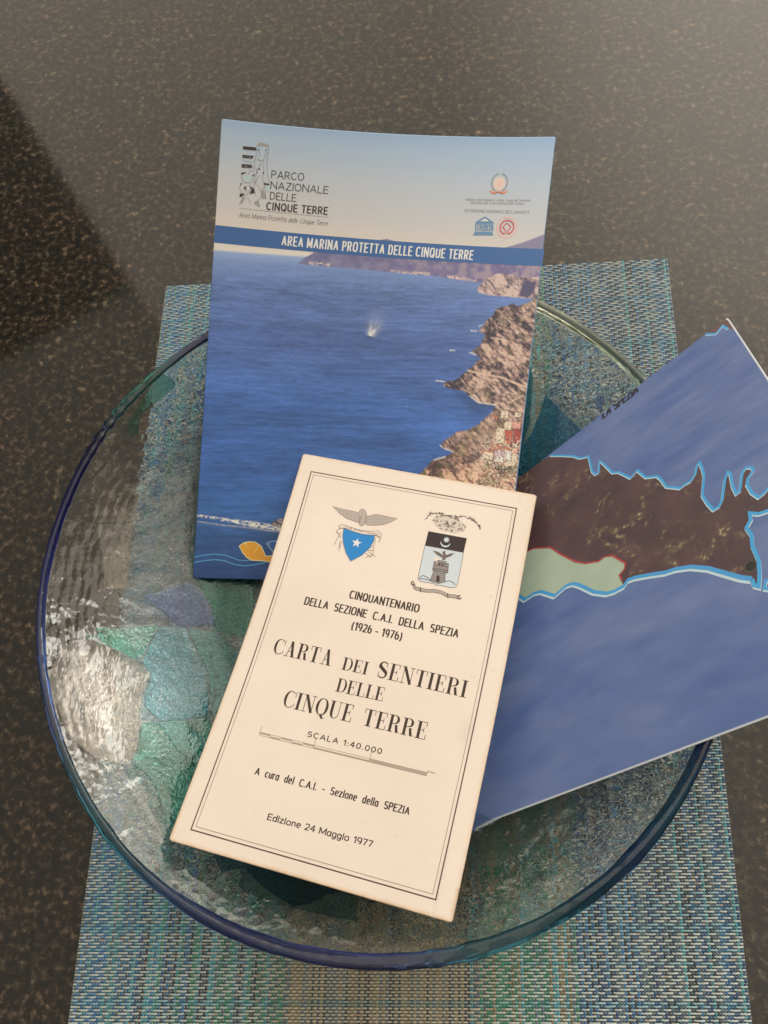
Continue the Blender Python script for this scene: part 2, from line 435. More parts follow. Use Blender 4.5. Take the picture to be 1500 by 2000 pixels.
WHITE_GRID=[[[0.10341,-0.14472,0.044],[0.13441,-0.15282,0.04625],[0.16534,-0.16091,0.0485],[0.1962,-0.16899,0.05075],[0.227,-0.17705,0.053]],[[0.09577,-0.17619,0.04567],[0.12679,-0.18443,0.04832],[0.15768,-0.19253,0.05061],[0.18852,-0.20046,0.05237],[0.21943,-0.20829,0.05375]],[[0.08753,-0.20803,0.04733],[0.11864,-0.21631,0.05023],[0.14957,-0.2244,0.05248],[0.18046,-0.23229,0.05381],[0.21151,-0.24008,0.0545]],[[0.07843,-0.24025,0.049],[0.10972,-0.24849,0.05184],[0.1408,-0.25659,0.05393],[0.17186,-0.26454,0.05496],[0.20314,-0.27246,0.05525]],[[0.06843,-0.27289,0.05067],[0.09994,-0.28108,0.0531],[0.13131,-0.2892,0.05489],[0.16268,-0.2973,0.05577],[0.19428,-0.30543,0.056]],[[0.05767,-0.30598,0.05233],[0.08942,-0.31418,0.05407],[0.12117,-0.32241,0.05544],[0.15298,-0.33068,0.05628],[0.185,-0.33904,0.05675]],[[0.04647,-0.33954,0.054],[0.07844,-0.34791,0.05488],[0.11058,-0.35632,0.05575],[0.14291,-0.36479,0.05662],[0.17542,-0.3733,0.0575]]]
SHEET_GRID=[[[0.32498,-0.09619,0.08286],[0.33327,-0.12277,0.0861],[0.34396,-0.15705,0.09027],[0.35829,-0.20297,0.09587],[0.37846,-0.26762,0.10374]],[[0.2904,-0.11753,0.06692],[0.29411,-0.14534,0.06808],[0.29885,-0.18075,0.06955],[0.30508,-0.22738,0.07149],[0.31365,-0.29155,0.07417]],[[0.25878,-0.13703,0.05234],[0.2587,-0.16575,0.05178],[0.2586,-0.20189,0.05107],[0.25847,-0.24877,0.05014],[0.25829,-0.31199,0.0489]],[[0.22977,-0.15494,0.03897],[0.22652,-0.1843,0.03697],[0.22248,-0.22086,0.03448],[0.21731,-0.26765,0.03129],[0.21045,-0.32966,0.02706]],[[0.20305,-0.17142,0.02665],[0.19716,-0.20123,0.02345],[0.18988,-0.23799,0.0195],[0.18069,-0.28446,0.01451],[0.16869,-0.34508,0.008]]]
BRO_TEXT=[['PARCO',(27.46,27.02),(44.68,27.16),4.02,{'st':'futura'}],['NAZIONALE',(27.44,32.5),(57.9,33.02),3.99,{'st':'futura'}],['DELLE',(27.51,37.91),(41.27,38.2),3.98,{'st':'futura'}],['CINQUE TERRE',(25.98,43.43),(58.51,43.9),4.21,{'st':'futurab'}],['Area Marina Protetta delle Cinque Terre',(12.1,48.15),(58.78,49.48),2.58,{'st':'ital'}],['AREA MARINA PROTETTA DELLE CINQUE TERRE',(35.32,61.05),(138.44,64.36),5.24,{'st':'cond','c':'w'}],["Ministero dell'Ambiente e della Tutela del Territorio",(131.18,33.24),(166.33,33.33),1.33,{'st':'tiny'}],['Direzione per la protezione della natura',(133.97,34.78),(163.03,34.87),1.33,{'st':'tiny'}],["PATRIMONIO MONDIALE DELL'UMANITA",(131.35,39.18),(166.36,39.5),1.61,{'st':'tiny'}]]
WHITE_TEXT=[['CINQUANTENARIO',(46.67,77.45),(83.72,77.24),4.46,{'st':'condr'}],['DELLA  SEZIONE  C.A.I.  DELLA  SPEZIA',(24.56,85.76),(105.74,85.5),4.38,{'st':'condr'}],['(1926 - 1976)',(52.09,93.04),(78.66,93.06),4.3,{'st':'condr'}],['CARTA',(16.75,113.53),(47.55,113.22),7.89,{'st':'didone'}],['DEI',(53.04,113.54),(66.18,113.27),6.26,{'st':'didone'}],['SENTIERI',(71.12,113.15),(115.48,113.13),8.14,{'st':'didone'}],['DELLE',(53.3,124.42),(77.25,123.83),6.59,{'st':'didone'}],['CINQUE',(30.2,137.27),(65.02,136.83),8.12,{'st':'didone'}],['TERRE',(70.31,136.74),(101.5,136.35),7.97,{'st':'didone'}],['SCALA 1:40.000',(46.56,147.93),(83.33,147.4),2.64,{'st':'wide'}],['A  cura  del  C.A.I.  -  Sezione  della  SPEZIA',(27.96,169.99),(102.57,169.65),3.38,{'st':'condr'}],['Edizione 24 Maggio 1977',(40.56,186.96),(90.23,186.36),2.82,{'st':'helv'}],['2 Km',(106.34,150.04),(109.46,149.97),0.89,{'st':'tiny'}]]
SHEET_TEXT=[['LA SPEZIA',(5.36,72.95),(5.38,49.99),7.77,{'st':'sheet'}]]
BAND=[(-0.3,53.24),(177.04,57.72),(177.28,66.99),(-0.25,61.84)]
HILL=[(154.93,57.46),(164.41,54.63),(176.5,49.96),(177,58.79)]
HILL2=[(85.48,55.83),(90.86,54.65),(96.48,55.9)]
HORIZ=[(-0.26,66.03),(49.49,66.27)]
FAR=[(44.15,70.17),(47.24,67.38),(52.9,63.55),(60.73,62.07),(177.1,58.43),(178.91,73.5),(165.86,73.67),(142.18,76.12),(120.82,73.53),(112.64,72.99),(93.68,72.1),(80.2,71.35),(60.11,70.61)]
FAR_T1=[(51.38,69.37),(61.36,69.63)]
FAR_T2=[(94.33,71.81),(115.29,72.38)]
FAR_T3=[(126.22,73.23),(141.38,75.08)]
PROM=[(142.73,81.15),(143.08,78.09),(147.99,73.08),(153.21,70.86),(161.52,71.76),(167.19,73.26),(178.75,72.18),(180.27,84.71),(173.99,84.27),(161.49,83.42),(149.04,82.6)]
PROM_SH=[(167.31,74.31),(175.02,75.52),(174.15,79.76),(171.83,83.51),(165.58,83.08)]
CLIFF=[(177.68,80.94),(175.17,83.69),(170.96,86.49),(166.03,87.94),(163.08,86.9),(159.82,88.05),(153.77,89.54),(153.01,92.85),(149.42,96.23),(147.03,100.14),(145.51,101.83),(149.65,103.39),(147.93,108.41),(145.18,111.8),(142.19,112.98),(146.39,115.1),(148.27,116.72),(144.73,120.71),(142.13,123),(137.51,127.59),(134.82,129.05),(129.81,130.02),(129.53,132.83),(135.32,133.8),(141.12,134.78),(144.86,137.78),(149.82,141.33),(159.67,142.24),(158.27,145.09),(155.2,148.55),(150.54,153.19),(145.69,156.14),(140.02,156.84),(135.8,160.35),(132.09,163.29),(131.81,166.14),(138.41,168.85),(134.06,171.24),(127.93,173.1),(125.35,176.02),(122.31,180.11),(115.95,185.44),(118.19,208.57),(194,207.17),(179.08,83.1)]
BAYSH=[(135.34,134.08),(144.86,137.78),(159.67,142.24),(155.08,147.42),(146.19,144.8)]
ROAD1=[(142.19,123.56),(150.92,125.3),(161.37,126.75),(167.37,129.15),(175.72,131.79)]
ROAD2=[(166.42,140.97),(174.52,136.3)]
ROAD3=[(153.29,105.52),(161.35,106.45)]
FOAM=[[(125.23,129.59),(129.78,129.75)],[(144.8,137.22),(149.76,140.76),(159.64,141.95)],[(141.57,101.93),(144.4,101.97)],[(142.25,113.53),(145.83,115.11)],[(131.12,165.02),(132.99,166.4),(138.95,168.55)],[(128.5,173.08),(134.63,171.22)],[(145.81,99.34),(148,98.74)],[(131.41,112.71),(133.68,112.76)]]
HOUSES=[[[(166.66,155.68),(170.75,156.06),(171.14,163.46),(167.04,163.08)],'red'],[[(171.47,154.74),(175.27,155.12),(175.73,163.09),(171.92,162.7)],'red2'],[[(165.86,151.16),(169.92,151.36),(169.95,155.62),(165.88,155.42)],'cream'],[[(170.18,151.07),(174.82,151.26),(174.76,154.67),(170.11,154.48)],'pink'],[[(163.43,144.98),(167.49,145.24),(167.48,149.2),(163.42,148.94)],'cream'],[[(161.64,154.65),(166.3,155.01),(166.74,162.98),(162.07,162.61)],'cream'],[[(159.78,163.8),(165.58,163.97),(165.44,166.83),(159.63,166.67)],'roof'],[[(154.9,166.77),(161.59,167.08),(161.25,168.23),(154.57,167.92)],'roof'],[[(155.62,168.01),(161.44,168.35),(161.41,172.24),(155.58,171.91)],'cream'],[[(162.18,167.19),(167.72,167.53),(167.58,170.4),(162.03,170.05)],'lil'],[[(162.82,170.32),(167.5,170.69),(167.39,173.85),(162.71,173.48)],'white'],[[(167.7,164.79),(171.49,165),(171.29,167.29),(167.49,167.08)],'roof'],[[(167.96,167.07),(171.48,167.46),(171.61,172.62),(168.08,172.23)],'white'],[[(171.88,165.85),(174.8,166.08),(174.61,168.37),(171.68,168.14)],'pink'],[[(172.17,168.42),(174.81,168.65),(174.85,172.96),(172.2,172.72)],'cream'],[[(171.03,145.96),(174.52,146.17),(174.32,148.44),(170.83,148.22)],'cream'],[[(169.48,172.77),(174.17,173.14),(174,175.73),(169.31,175.36)],'cream'],[[(159.38,147.33),(161.42,147.57),(161.21,149.84),(159.17,149.6)],'roof']]
GREEN=[(166.45,176.86,5.5),(170.07,177.94,5),(161.51,148.41,4),(131.72,176.45,4),(156.82,168.44,3),(174.15,118.41,3),(154.26,93.92,4),(149.85,100.07,3.5),(154.54,184.59,3),(158.78,144.51,3),(169.04,104.09,3),(132.41,177.58,3.5)]
DARKROCK=[(152.37,97.26,6),(154.26,93.92,5),(146.6,111.76,3),(142.67,128.02,4),(165.56,88.77,4),(150.28,172.02,7),(152.33,169.68,5),(154.79,186.9,4),(156.59,187.44,4)]
BOAT=[(86.74,106.12),(87.45,98.68),(90.93,94.16)]
WAKE=[(0.11,206.96),(10.39,208.27),(22.54,209.54),(33.15,210.59),(42.21,211.7),(46.45,211.87)]
WAKE2=[(0.36,210.96),(14.35,212.71),(27.57,213.7),(38.22,215.04),(46.19,215.49)]
FERRY=[(41.49,212.8),(41.56,210.11),(45.64,208.11),(47.73,207.79),(47.08,213.2)]
FISH=[(24.34,224.3),(26.58,222.36),(29.7,221.63),(32.89,221.82),(36.2,223.75),(38.02,226.96),(39.28,229.65),(41.92,229.48),(45.06,228.7),(45.4,233.33),(41.64,232.87),(37.88,232.3),(31.49,232.11),(28.73,230.44),(26.43,227.78)]
FISH2=[(39.4,222.59),(41.32,221.18),(44.47,220.84),(45.73,223.52),(44.92,226.8),(43.36,227.38),(41.31,224.71)]
WAVE1=[(-0.25,231.13),(4.94,229.92),(11.2,229.12),(16.51,229.64),(20.82,230.89),(24.08,232.17),(28.34,232.51),(31.49,232)]
WAVE2=[(-0.32,234.27),(5.13,233.05),(11.4,232.2),(16.72,232.78),(22.13,234.67),(27.48,235.47),(32.75,234.81),(39.54,233.29)]
LOGO_BARS=[[(11.91,12.26),(18.77,12.27),(18.78,13.81),(11.92,13.9)],[(11.91,16.59),(17.78,16.61),(16.9,18.15),(11.91,18.13)],[(11.83,21.23),(16.91,21.14),(17.23,22.86),(11.95,23.05)],[(11.82,25.48),(14.8,25.21),(11.91,26.73)],[(17.11,26.95),(19.3,25.3),(18.5,26.73)],[(11.69,30.91),(12.55,30.88),(11.88,32.16)],[(13.54,33.09),(14.67,32.02),(14.74,34.54)],[(16.66,31.85),(18.94,33.02),(19.51,35.32),(16.74,35.9),(17.79,33.7)],[(11.85,36.15),(14.35,36.04),(12.87,37.82),(11.82,37.8)],[(19.73,13.14),(20.71,12.95),(20,14.09)],[(23.29,12.81),(24.19,12.82),(23.97,13.81)],[(20.26,23.37),(20.99,22.33),(21.64,23.15)],[(19.7,25.36),(19.93,24.37),(20.38,25.01)],[(22.78,25.1),(23.48,23.67),(23.69,25.21)],[(23.99,30.75),(24.02,29.68),(26.85,30.03),(26.8,30.66)]]
LOGO_GREY=[[(18.84,11.88),(19.33,10.28),(21.26,9.52),(25.11,10.32),(25.51,11.73),(21.78,11.21)],[(12.49,41.16),(13.48,37.96),(14.88,37.94),(13.49,41.08)],[(19.47,40.41),(21.58,39.07),(22.62,42.33),(21.16,41.65)],[(22.66,34.48),(24.16,32.99),(25.48,37.39),(23.47,37.35)]]
LOGO_TEAL=[[(19.98,16.6),(22.16,16.4),(21.9,18.37),(19.89,18.16)],[(13.5,26.68),(17.33,27.12),(16.14,30.14),(13.91,29.75)],[(25.03,31.16),(27.22,30.98),(27.24,33.92),(25.42,33.87)]]
LOGO_LINES=[[(19.08,12.43),(19.02,15.72),(18.66,17.69),(18,19.69),(18.51,21.19),(19.9,23.98),(19.66,26.14),(18.66,28.95),(18.9,32.44),(20.44,37.2)],[(25.21,11.66),(24.91,15.77),(24.69,19.67),(25.34,24.49),(26.15,27.35),(26.89,30.52)],[(19.98,13.89),(20.9,15.55),(19.9,18.35),(22.74,18.88),(23.36,16.49),(24.38,14.07)],[(23.16,19.23),(23.19,22.34),(23.48,23.67)],[(22,19.72),(20.57,22.17),(19.53,24.4)],[(17.32,21.3),(18.73,24.28)],[(15.47,26.31),(16.32,24.11),(17.52,24.19),(17.99,25.12)],[(12.11,26.81),(12.44,28.71),(13.57,30.56),(16.76,30.48),(17.83,28.63),(18.52,27.02)],[(23.61,25.42),(22.9,26.65),(24.44,31.4),(22.62,33.9),(21.24,31.47),(19.59,30.82),(20.18,27.85),(21.63,25.78)],[(12.6,31.03),(11.37,33.47),(12.69,35.3),(14.11,35.57)],[(14.87,32),(15.28,35.08)],[(16.21,31.11),(17.36,33.35),(15.56,36.23),(13.66,37.75),(11.95,41.99)],[(15.08,37.93),(16.51,38.3),(17.67,40.55)],[(23.03,34.06),(22.85,37.21),(23.49,37.74),(25.49,37.49),(24.56,31.59)],[(22.48,37.63),(21,39.31),(19.45,40.22)],[(21.79,39.25),(22.62,42.33)],[(12.38,19.05),(14.03,19.86),(15,19.58),(16.84,20.18)],[(19.85,28.85),(18.72,29.92),(19.53,30.05)]]
RULE=[(12.4,43.56),(59.36,45.02)]
ITALY=[(148.48,23.86),(143.41,23.93),(147.86,18.32)]
UNESCO=[[(137.58,44.35),(142.69,41.18),(147.79,44.31),(147.55,45.33),(142.84,42.54),(138.02,45.19)],[(137.95,44.51),(147.44,44.32),(147.51,44.99),(138.02,45.19)],[(137.67,45.19),(138.38,45.18),(138.62,49.09),(138.03,49.1)],[(146.81,45.01),(147.51,44.99),(147.95,48.9),(147.24,48.91)],[(137.94,49.27),(147.26,49.08),(148.19,51.1),(137.11,51.34)]]
UNESCO_T=['UNESCO',(138.76,48.75),(146.96,48.72),3.48,{'st':'didtiny'}]
WHS=[[(155.12,46.74)],[(159.36,46.68)],[(154.6,42.17)]]
WHS_D=[[(154.8,50.14),(154.61,48.44),(152.81,46.6),(154.86,44.43),(157.29,46.54),(155.85,48.43),(156.04,50.12)]]
W_FRAME=[(7.53,10.22),(121.99,9.87),(122.25,199.16),(8.27,199.29)]
W_SHIELD=[(34.01,40.16),(42.74,40.77),(51.51,40.3),(51.7,43.88),(50.62,48.1),(47.38,53.14),(42.51,57.57),(38.87,53.78),(36.03,48.8),(34.47,44.29)]
W_STAR=[(42.93,46.94),(45.66,46.36)]
W_BANNER=[(30.98,39.16),(33.02,38.08),(37.65,38.75),(43.94,39.46),(49.82,38.63),(52.61,37.64),(54.87,39.19),(54.91,40.95),(51.82,40.64),(44.42,41.39),(38.14,40.68),(34.1,39.9),(32.01,40.74)]
W_BANTXT=['CLUB ALPINO ITALIANO',(34.43,39.67),(53.22,40.18),1.19,{'st':'tiny'}]
W_WINGL=[(24.6,28.6),(29.82,29.21),(35.24,29.17),(39.56,29.45),(41.97,32.09),(41.54,35.31),(37.39,34.7),(34.17,34.13),(29.79,32.13)]
W_WINGR=[(44.16,30.98),(48.94,28.58),(53.49,28.46),(61.1,28.61),(57.95,31.39),(54.67,33.55),(50.44,34.92),(46.08,35.76),(44.51,34.03)]
W_BODY=[(39.79,28.82),(40.34,27.28),(41.75,26.74),(43.45,28.06),(44.94,31.06),(45.21,34.71),(43.31,36.91),(41.62,36.28),(41.02,32.29),(41.4,29.73)]
W_LINES=[[(31.21,50.78),(32.11,46.41),(33.1,42.55)],[(30.59,42.67),(32.45,43.91),(33.78,46.06)],[(31.86,40.77),(30.71,42.24),(31.51,44.11)],[(33.82,47.66),(34.66,53.09)],[(34.69,47.48),(34.83,51.46)],[(53.53,41.49),(55.15,41.95),(54.17,44.15)],[(52.19,42.17),(52.57,45.29),(51.34,47.94)],[(49.24,51.56),(52.29,53.27),(52.98,51.55),(52.58,46.88)],[(50.47,50.51),(54.82,52.34)],[(52.27,51.7),(49.84,53.95)],[(49.57,49.91),(52.42,49.3)]]
W_BLACK=[(78.96,32.35),(99.59,32.16),(99.39,40.46),(78.83,40.75)]
W_LIGHT=[(78.83,40.75),(99.39,40.46),(99.81,57.98),(99.2,59.84),(96.68,60.7),(90.23,60.6),(89.3,61.26),(88.02,60.33),(80.9,60.67),(79.17,59.45)]
W_STAR2=[(89.28,35.29),(91.1,34.91)]
W_MOON=[(89.11,36.6),(91.98,35.99),(89.75,39.77)]
W_TOWER=[[(85.66,53.46),(85.43,48.35),(86.51,48.27),(86.7,49.16),(87.78,49.16),(87.73,48.24),(88.89,48.22),(90.48,48.19),(90.8,49.05),(91.95,49.03),(91.89,48.04),(93.06,48.1),(93.65,53.04)],[(86.26,53.87),(92.5,53.74),(93.18,58.3),(90.08,59.88),(85.65,59.34)],[(87.04,47.38),(91.57,47.19),(91.49,48.9),(87.6,48.97)]]
W_DOOR=[[(88.83,59.1),(88.44,56.3),(89.08,55.25),(89.99,56.12),(90.47,59.04)],[(88.13,49.08),(88.85,49.08),(88.92,50.07),(88.19,50.07)],[(89.56,49.01),(90.28,49.01),(90.35,49.99),(89.62,50)]]
W_TLINES=[[(85.7,52.3),(93.57,51.98)],[(85.62,53.24),(93.54,53.21)],[(86.21,50.27),(93.38,50.03)],[(79.75,58.8),(81.56,57.18),(84.23,57.82),(85.96,59.12)],[(92.97,58.35),(95.21,57.1),(97.49,57.74),(98.76,58.74)],[(79.86,59.3),(83.39,58.92),(85.99,59.26)]]
W_BIRD=[[(83.33,42.56),(86.45,42.83),(88.85,43.88),(89.78,44.85),(88.82,45.45),(86.07,44.48)],[(94.96,41.8),(92.9,42.39),(90.32,43.96),(89.78,44.85),(90.98,45.37),(93.21,43.89)],[(88.54,42.39),(89.78,41.34),(90.59,43.51),(91,46.53),(89.05,46.56),(89.57,44.51)]]
W_SCROLL=[(77.37,62.65),(78.95,64.8),(81.86,64.91),(84.76,65.03),(88.86,64.13),(92.42,64.1),(96.19,65.13),(99.65,64.74),(102.16,64.93)]
W_BASKET=[(79.46,25.12),(81.55,22.64),(84.96,21.11),(90.8,20.72),(98.28,25.24),(97.39,28.24),(92.77,30.81),(89.03,30.4),(85.38,30.52),(81.96,28.25)]
W_GARL=[(75.61,26.32),(78.1,22.12),(81.95,20.91),(86.54,21.6),(91.11,22.28),(95.06,19.83),(99.66,20.91),(103.32,22.98),(105.54,25.97)]
SCALEBAR=[(23.89,151.26),(106,150.12)]
SCALETICK=[(23.49,148.91),(24.14,151.93)]
COAST_UP=[(1.51,108.84),(9.27,100.87),(18.05,92.87),(24.59,88.64),(28.19,83.38),(36.13,82.82),(42.41,82.2),(46.82,80.48),(46.92,78.68),(38.79,77.33),(44.82,74.82),(54.27,71.36),(56.57,68.32),(65.97,63.11),(64.04,59.34),(72.22,56.27),(75.82,51.5),(79.42,50.12),(85.28,48.83),(90.68,43.86),(90.32,41.95),(90.53,39.45),(88.25,36.78),(84.34,35.17),(83.74,34.09),(87.87,33.83),(91.91,34.08),(100.99,36.91),(106.41,36.18),(110.91,35),(110.9,33.08),(108.8,31.26),(100.21,28.04),(97.58,26.36),(98.9,25.73),(105.48,26.56),(109.85,26.39),(109.54,25.19),(101.91,22.09),(100.7,20.48),(102.21,18.74),(104.1,18.82),(105.83,21.05),(108.45,22.3),(113.28,22.04),(116.87,20.78),(116.49,18.93),(115.29,16.83),(115.53,14.63),(121.64,8.01)]
COAST_R=[(130.89,11.32),(124.3,19.69),(123.39,22.77),(121.16,24.96),(124.01,25.52),(126.04,27.55),(129.98,27.01),(133.87,27.89),(139.73,27.77),(144.43,28.94),(148.14,30.34),(147.18,31.34),(144.82,31.42)]
COAST_LO=[(144.71,31.39),(142.62,34),(138.43,37.85),(133.37,42.4),(129.27,47.59),(126.75,52.85),(125.8,56.65),(122.82,63.01),(120.53,68.4),(119.92,71.26),(121.5,73.31),(121.39,77.43),(120.4,80.79),(116.14,86.38),(108.94,92.62),(105.74,95.95),(104.63,99.47),(106.22,105.83),(99.23,113.44),(97.77,117.39),(98.04,122.87),(93.55,126.74),(81.05,138.63),(69.79,156.64)]
BROWN=[(1.51,108.84),(9.27,100.87),(18.05,92.87),(24.59,88.64),(28.19,83.38),(36.13,82.82),(42.41,82.2),(46.82,80.48),(46.92,78.68),(38.79,77.33),(44.82,74.82),(54.27,71.36),(56.57,68.32),(65.97,63.11),(64.04,59.34),(72.22,56.27),(75.82,51.5),(79.42,50.12),(85.28,48.83),(90.68,43.86),(90.32,41.95),(90.53,39.45),(88.25,36.78),(84.34,35.17),(83.74,34.09),(87.87,33.83),(91.91,34.08),(100.99,36.91),(106.41,36.18),(110.91,35),(110.9,33.08),(108.8,31.26),(100.21,28.04),(97.58,26.36),(98.9,25.73),(105.48,26.56),(109.85,26.39),(109.54,25.19),(101.91,22.09),(100.7,20.48),(102.21,18.74),(104.1,18.82),(105.83,21.05),(108.45,22.3),(113.28,22.04),(116.87,20.78),(116.49,18.93),(115.29,16.83),(115.53,14.63),(121.64,8.01),(130.89,11.32),(124.3,19.69),(123.39,22.77),(121.16,24.96),(124.01,25.52),(126.04,27.55),(129.98,27.01),(133.87,27.89),(139.73,27.77),(144.43,28.94),(148.14,30.34),(147.18,31.34),(144.82,31.42),(144.71,31.39),(142.62,34),(138.43,37.85),(133.37,42.4),(129.27,47.59),(126.75,52.85),(125.8,56.65),(122.82,63.01),(120.53,68.4),(119.92,71.26),(121.5,73.31),(121.39,77.43),(120.4,80.79),(116.14,86.38),(108.94,92.62),(105.74,95.95),(104.63,99.47),(106.22,105.83),(99.23,113.44),(97.77,117.39),(98.04,122.87),(93.55,126.74),(81.05,138.63),(69.79,156.64),(19.98,164.35),(-17.12,170.09),(-5.92,136.28)]
GREENLAND=[(56.24,141.19),(68.09,122.89),(69.18,118.47),(76.08,108.33),(84.02,102.86),(94.39,94.64),(98.89,89.5),(102.3,82.87),(101.73,79.9),(103.72,76.4),(111.33,71.32),(113.92,72.02),(115.31,74.48),(118.53,74.09),(121.5,73.31),(121.39,77.43),(120.4,80.79),(116.14,86.38),(108.94,92.62),(105.74,95.95),(104.63,99.47),(106.22,105.83),(99.23,113.44),(97.77,117.39),(98.04,122.87),(93.55,126.74),(81.05,138.63)]
REDLINE=[(66.83,126.3),(68.09,122.89),(69.18,118.47),(76.08,108.33),(84.02,102.86),(94.39,94.64),(98.89,89.5),(102.3,82.87),(101.73,79.9),(103.72,76.4),(111.33,71.32),(113.92,72.02),(115.31,74.48),(118.37,73.69)]
LAGOON=[(149.48,29.22),(147.6,28.13),(147.61,24.11),(152.33,25.66)]
CORNER=[(0.43,11.03),(6.02,7.51),(3.9,3.9),(9.35,2.59),(15.86,-0.47),(10.69,-8.48),(-4.22,-0.87),(-6.69,3.84)]
CORNERL=[(0.32,11.91),(5.91,7.92),(3.62,3.83),(9.35,2.59),(16.57,-1.08)]
DOT=[(140.57,30.43),(141.47,29.09)]
PIECES=[[[(-0.1327,-0.001),(-0.1122,0.0092),(-0.1051,0.0054),(-0.0994,-0.0047),(-0.0968,-0.014),(-0.1149,-0.0156),(-0.1204,-0.0102)],1,'violet'],[[(-0.1104,0.0196),(-0.0763,0.0199),(-0.0746,-0.0212),(-0.0966,-0.0178),(-0.0989,-0.0047),(-0.1045,0.0054)],0,'green'],[[(-0.1513,-0.0209),(-0.125,-0.0166),(-0.1299,-0.0341),(-0.1331,-0.0355),(-0.1424,-0.0303),(-0.1482,-0.0269)],0,'green'],[[(-0.1242,-0.0168),(-0.1127,-0.0162),(-0.0994,-0.0407),(-0.0953,-0.0647),(-0.1173,-0.0679),(-0.1255,-0.0592),(-0.1246,-0.0434),(-0.1293,-0.0364),(-0.129,-0.034)],0,'teal'],[[(-0.1104,-0.0172),(-0.0965,-0.0187),(-0.0739,-0.0377),(-0.073,-0.06),(-0.0939,-0.0639),(-0.0972,-0.044),(-0.0991,-0.0399)],0,'aqua'],[[(-0.1247,-0.0688),(-0.1172,-0.0685),(-0.0952,-0.0654),(-0.0927,-0.0709),(-0.097,-0.0897),(-0.1011,-0.1211),(-0.1027,-0.1211),(-0.1055,-0.1134),(-0.1121,-0.0999),(-0.1179,-0.0929),(-0.1235,-0.0894),(-0.1236,-0.0794)],0,'deepgreen'],[[(-0.0927,-0.0678),(-0.0729,-0.0616),(-0.0681,-0.1051),(-0.0987,-0.1175),(-0.0963,-0.0897)],0,'green'],[[(-0.1171,-0.0689),(-0.1089,-0.0669),(-0.0911,-0.0793),(-0.0963,-0.0897),(-0.1063,-0.0823)],1,'aqua'],[[(-0.1617,-0.0332),(-0.1578,-0.0284),(-0.1518,-0.0267),(-0.1424,-0.0309),(-0.133,-0.0362),(-0.1252,-0.0428),(-0.1271,-0.053),(-0.1258,-0.0646),(-0.1239,-0.0794),(-0.1249,-0.0859),(-0.1271,-0.0894),(-0.1397,-0.0858),(-0.1492,-0.0775),(-0.1545,-0.0692),(-0.1601,-0.0586),(-0.1643,-0.0463)],1,'clear'],[[(-0.1458,0.0734),(-0.1364,0.0538),(-0.1377,0.0402),(-0.1544,0.0359),(-0.1571,0.0561)],0,'clear'],[[(-0.1544,0.0352),(-0.1377,0.0393),(-0.1394,0.0309),(-0.1405,0.0023),(-0.1495,0.0009),(-0.1518,0.021)],0,'clear'],[[(-0.1211,0.1191),(-0.1152,0.1176),(-0.116,0.1139),(-0.1246,0.1054),(-0.1331,0.0967),(-0.1349,0.0869),(-0.138,0.0847),(-0.1394,0.0884),(-0.1386,0.0927),(-0.127,0.1113)],0,'green'],[[(-0.083,-0.1268),(-0.076,-0.1374),(-0.0705,-0.1362),(-0.0656,-0.1369),(-0.0553,-0.1449),(-0.0415,-0.1515),(-0.0338,-0.1513),(-0.0283,-0.1482),(-0.0185,-0.1459),(-0.0459,-0.1304)],1,'darkblue'],[[(-0.0668,-0.1377),(-0.068,-0.1431),(-0.0564,-0.1489),(-0.0424,-0.1523),(-0.0128,-0.158),(-0.0127,-0.1485),(-0.0398,-0.1373),(-0.0603,-0.1345)],0,'darkteal'],[[(-0.0599,-0.1476),(-0.056,-0.1493),(-0.056,-0.1505),(-0.0602,-0.1535),(-0.0612,-0.1522)],1,'green'],[[(0.0939,0.1079),(0.114,0.0835),(0.1053,0.0693),(0.0779,0.0674),(0.0793,0.0817),(0.0863,0.0893),(0.0917,0.1007)],0,'azure'],[[(0.0837,0.1254),(0.0874,0.1183),(0.0857,0.0958),(0.0808,0.083),(0.0763,0.0837),(0.0784,0.1104)],0,'azure'],[[(0.1194,0.0993),(0.1234,0.0987),(0.1233,0.0948),(0.1214,0.0925),(0.1194,0.094)],0,'violet']]

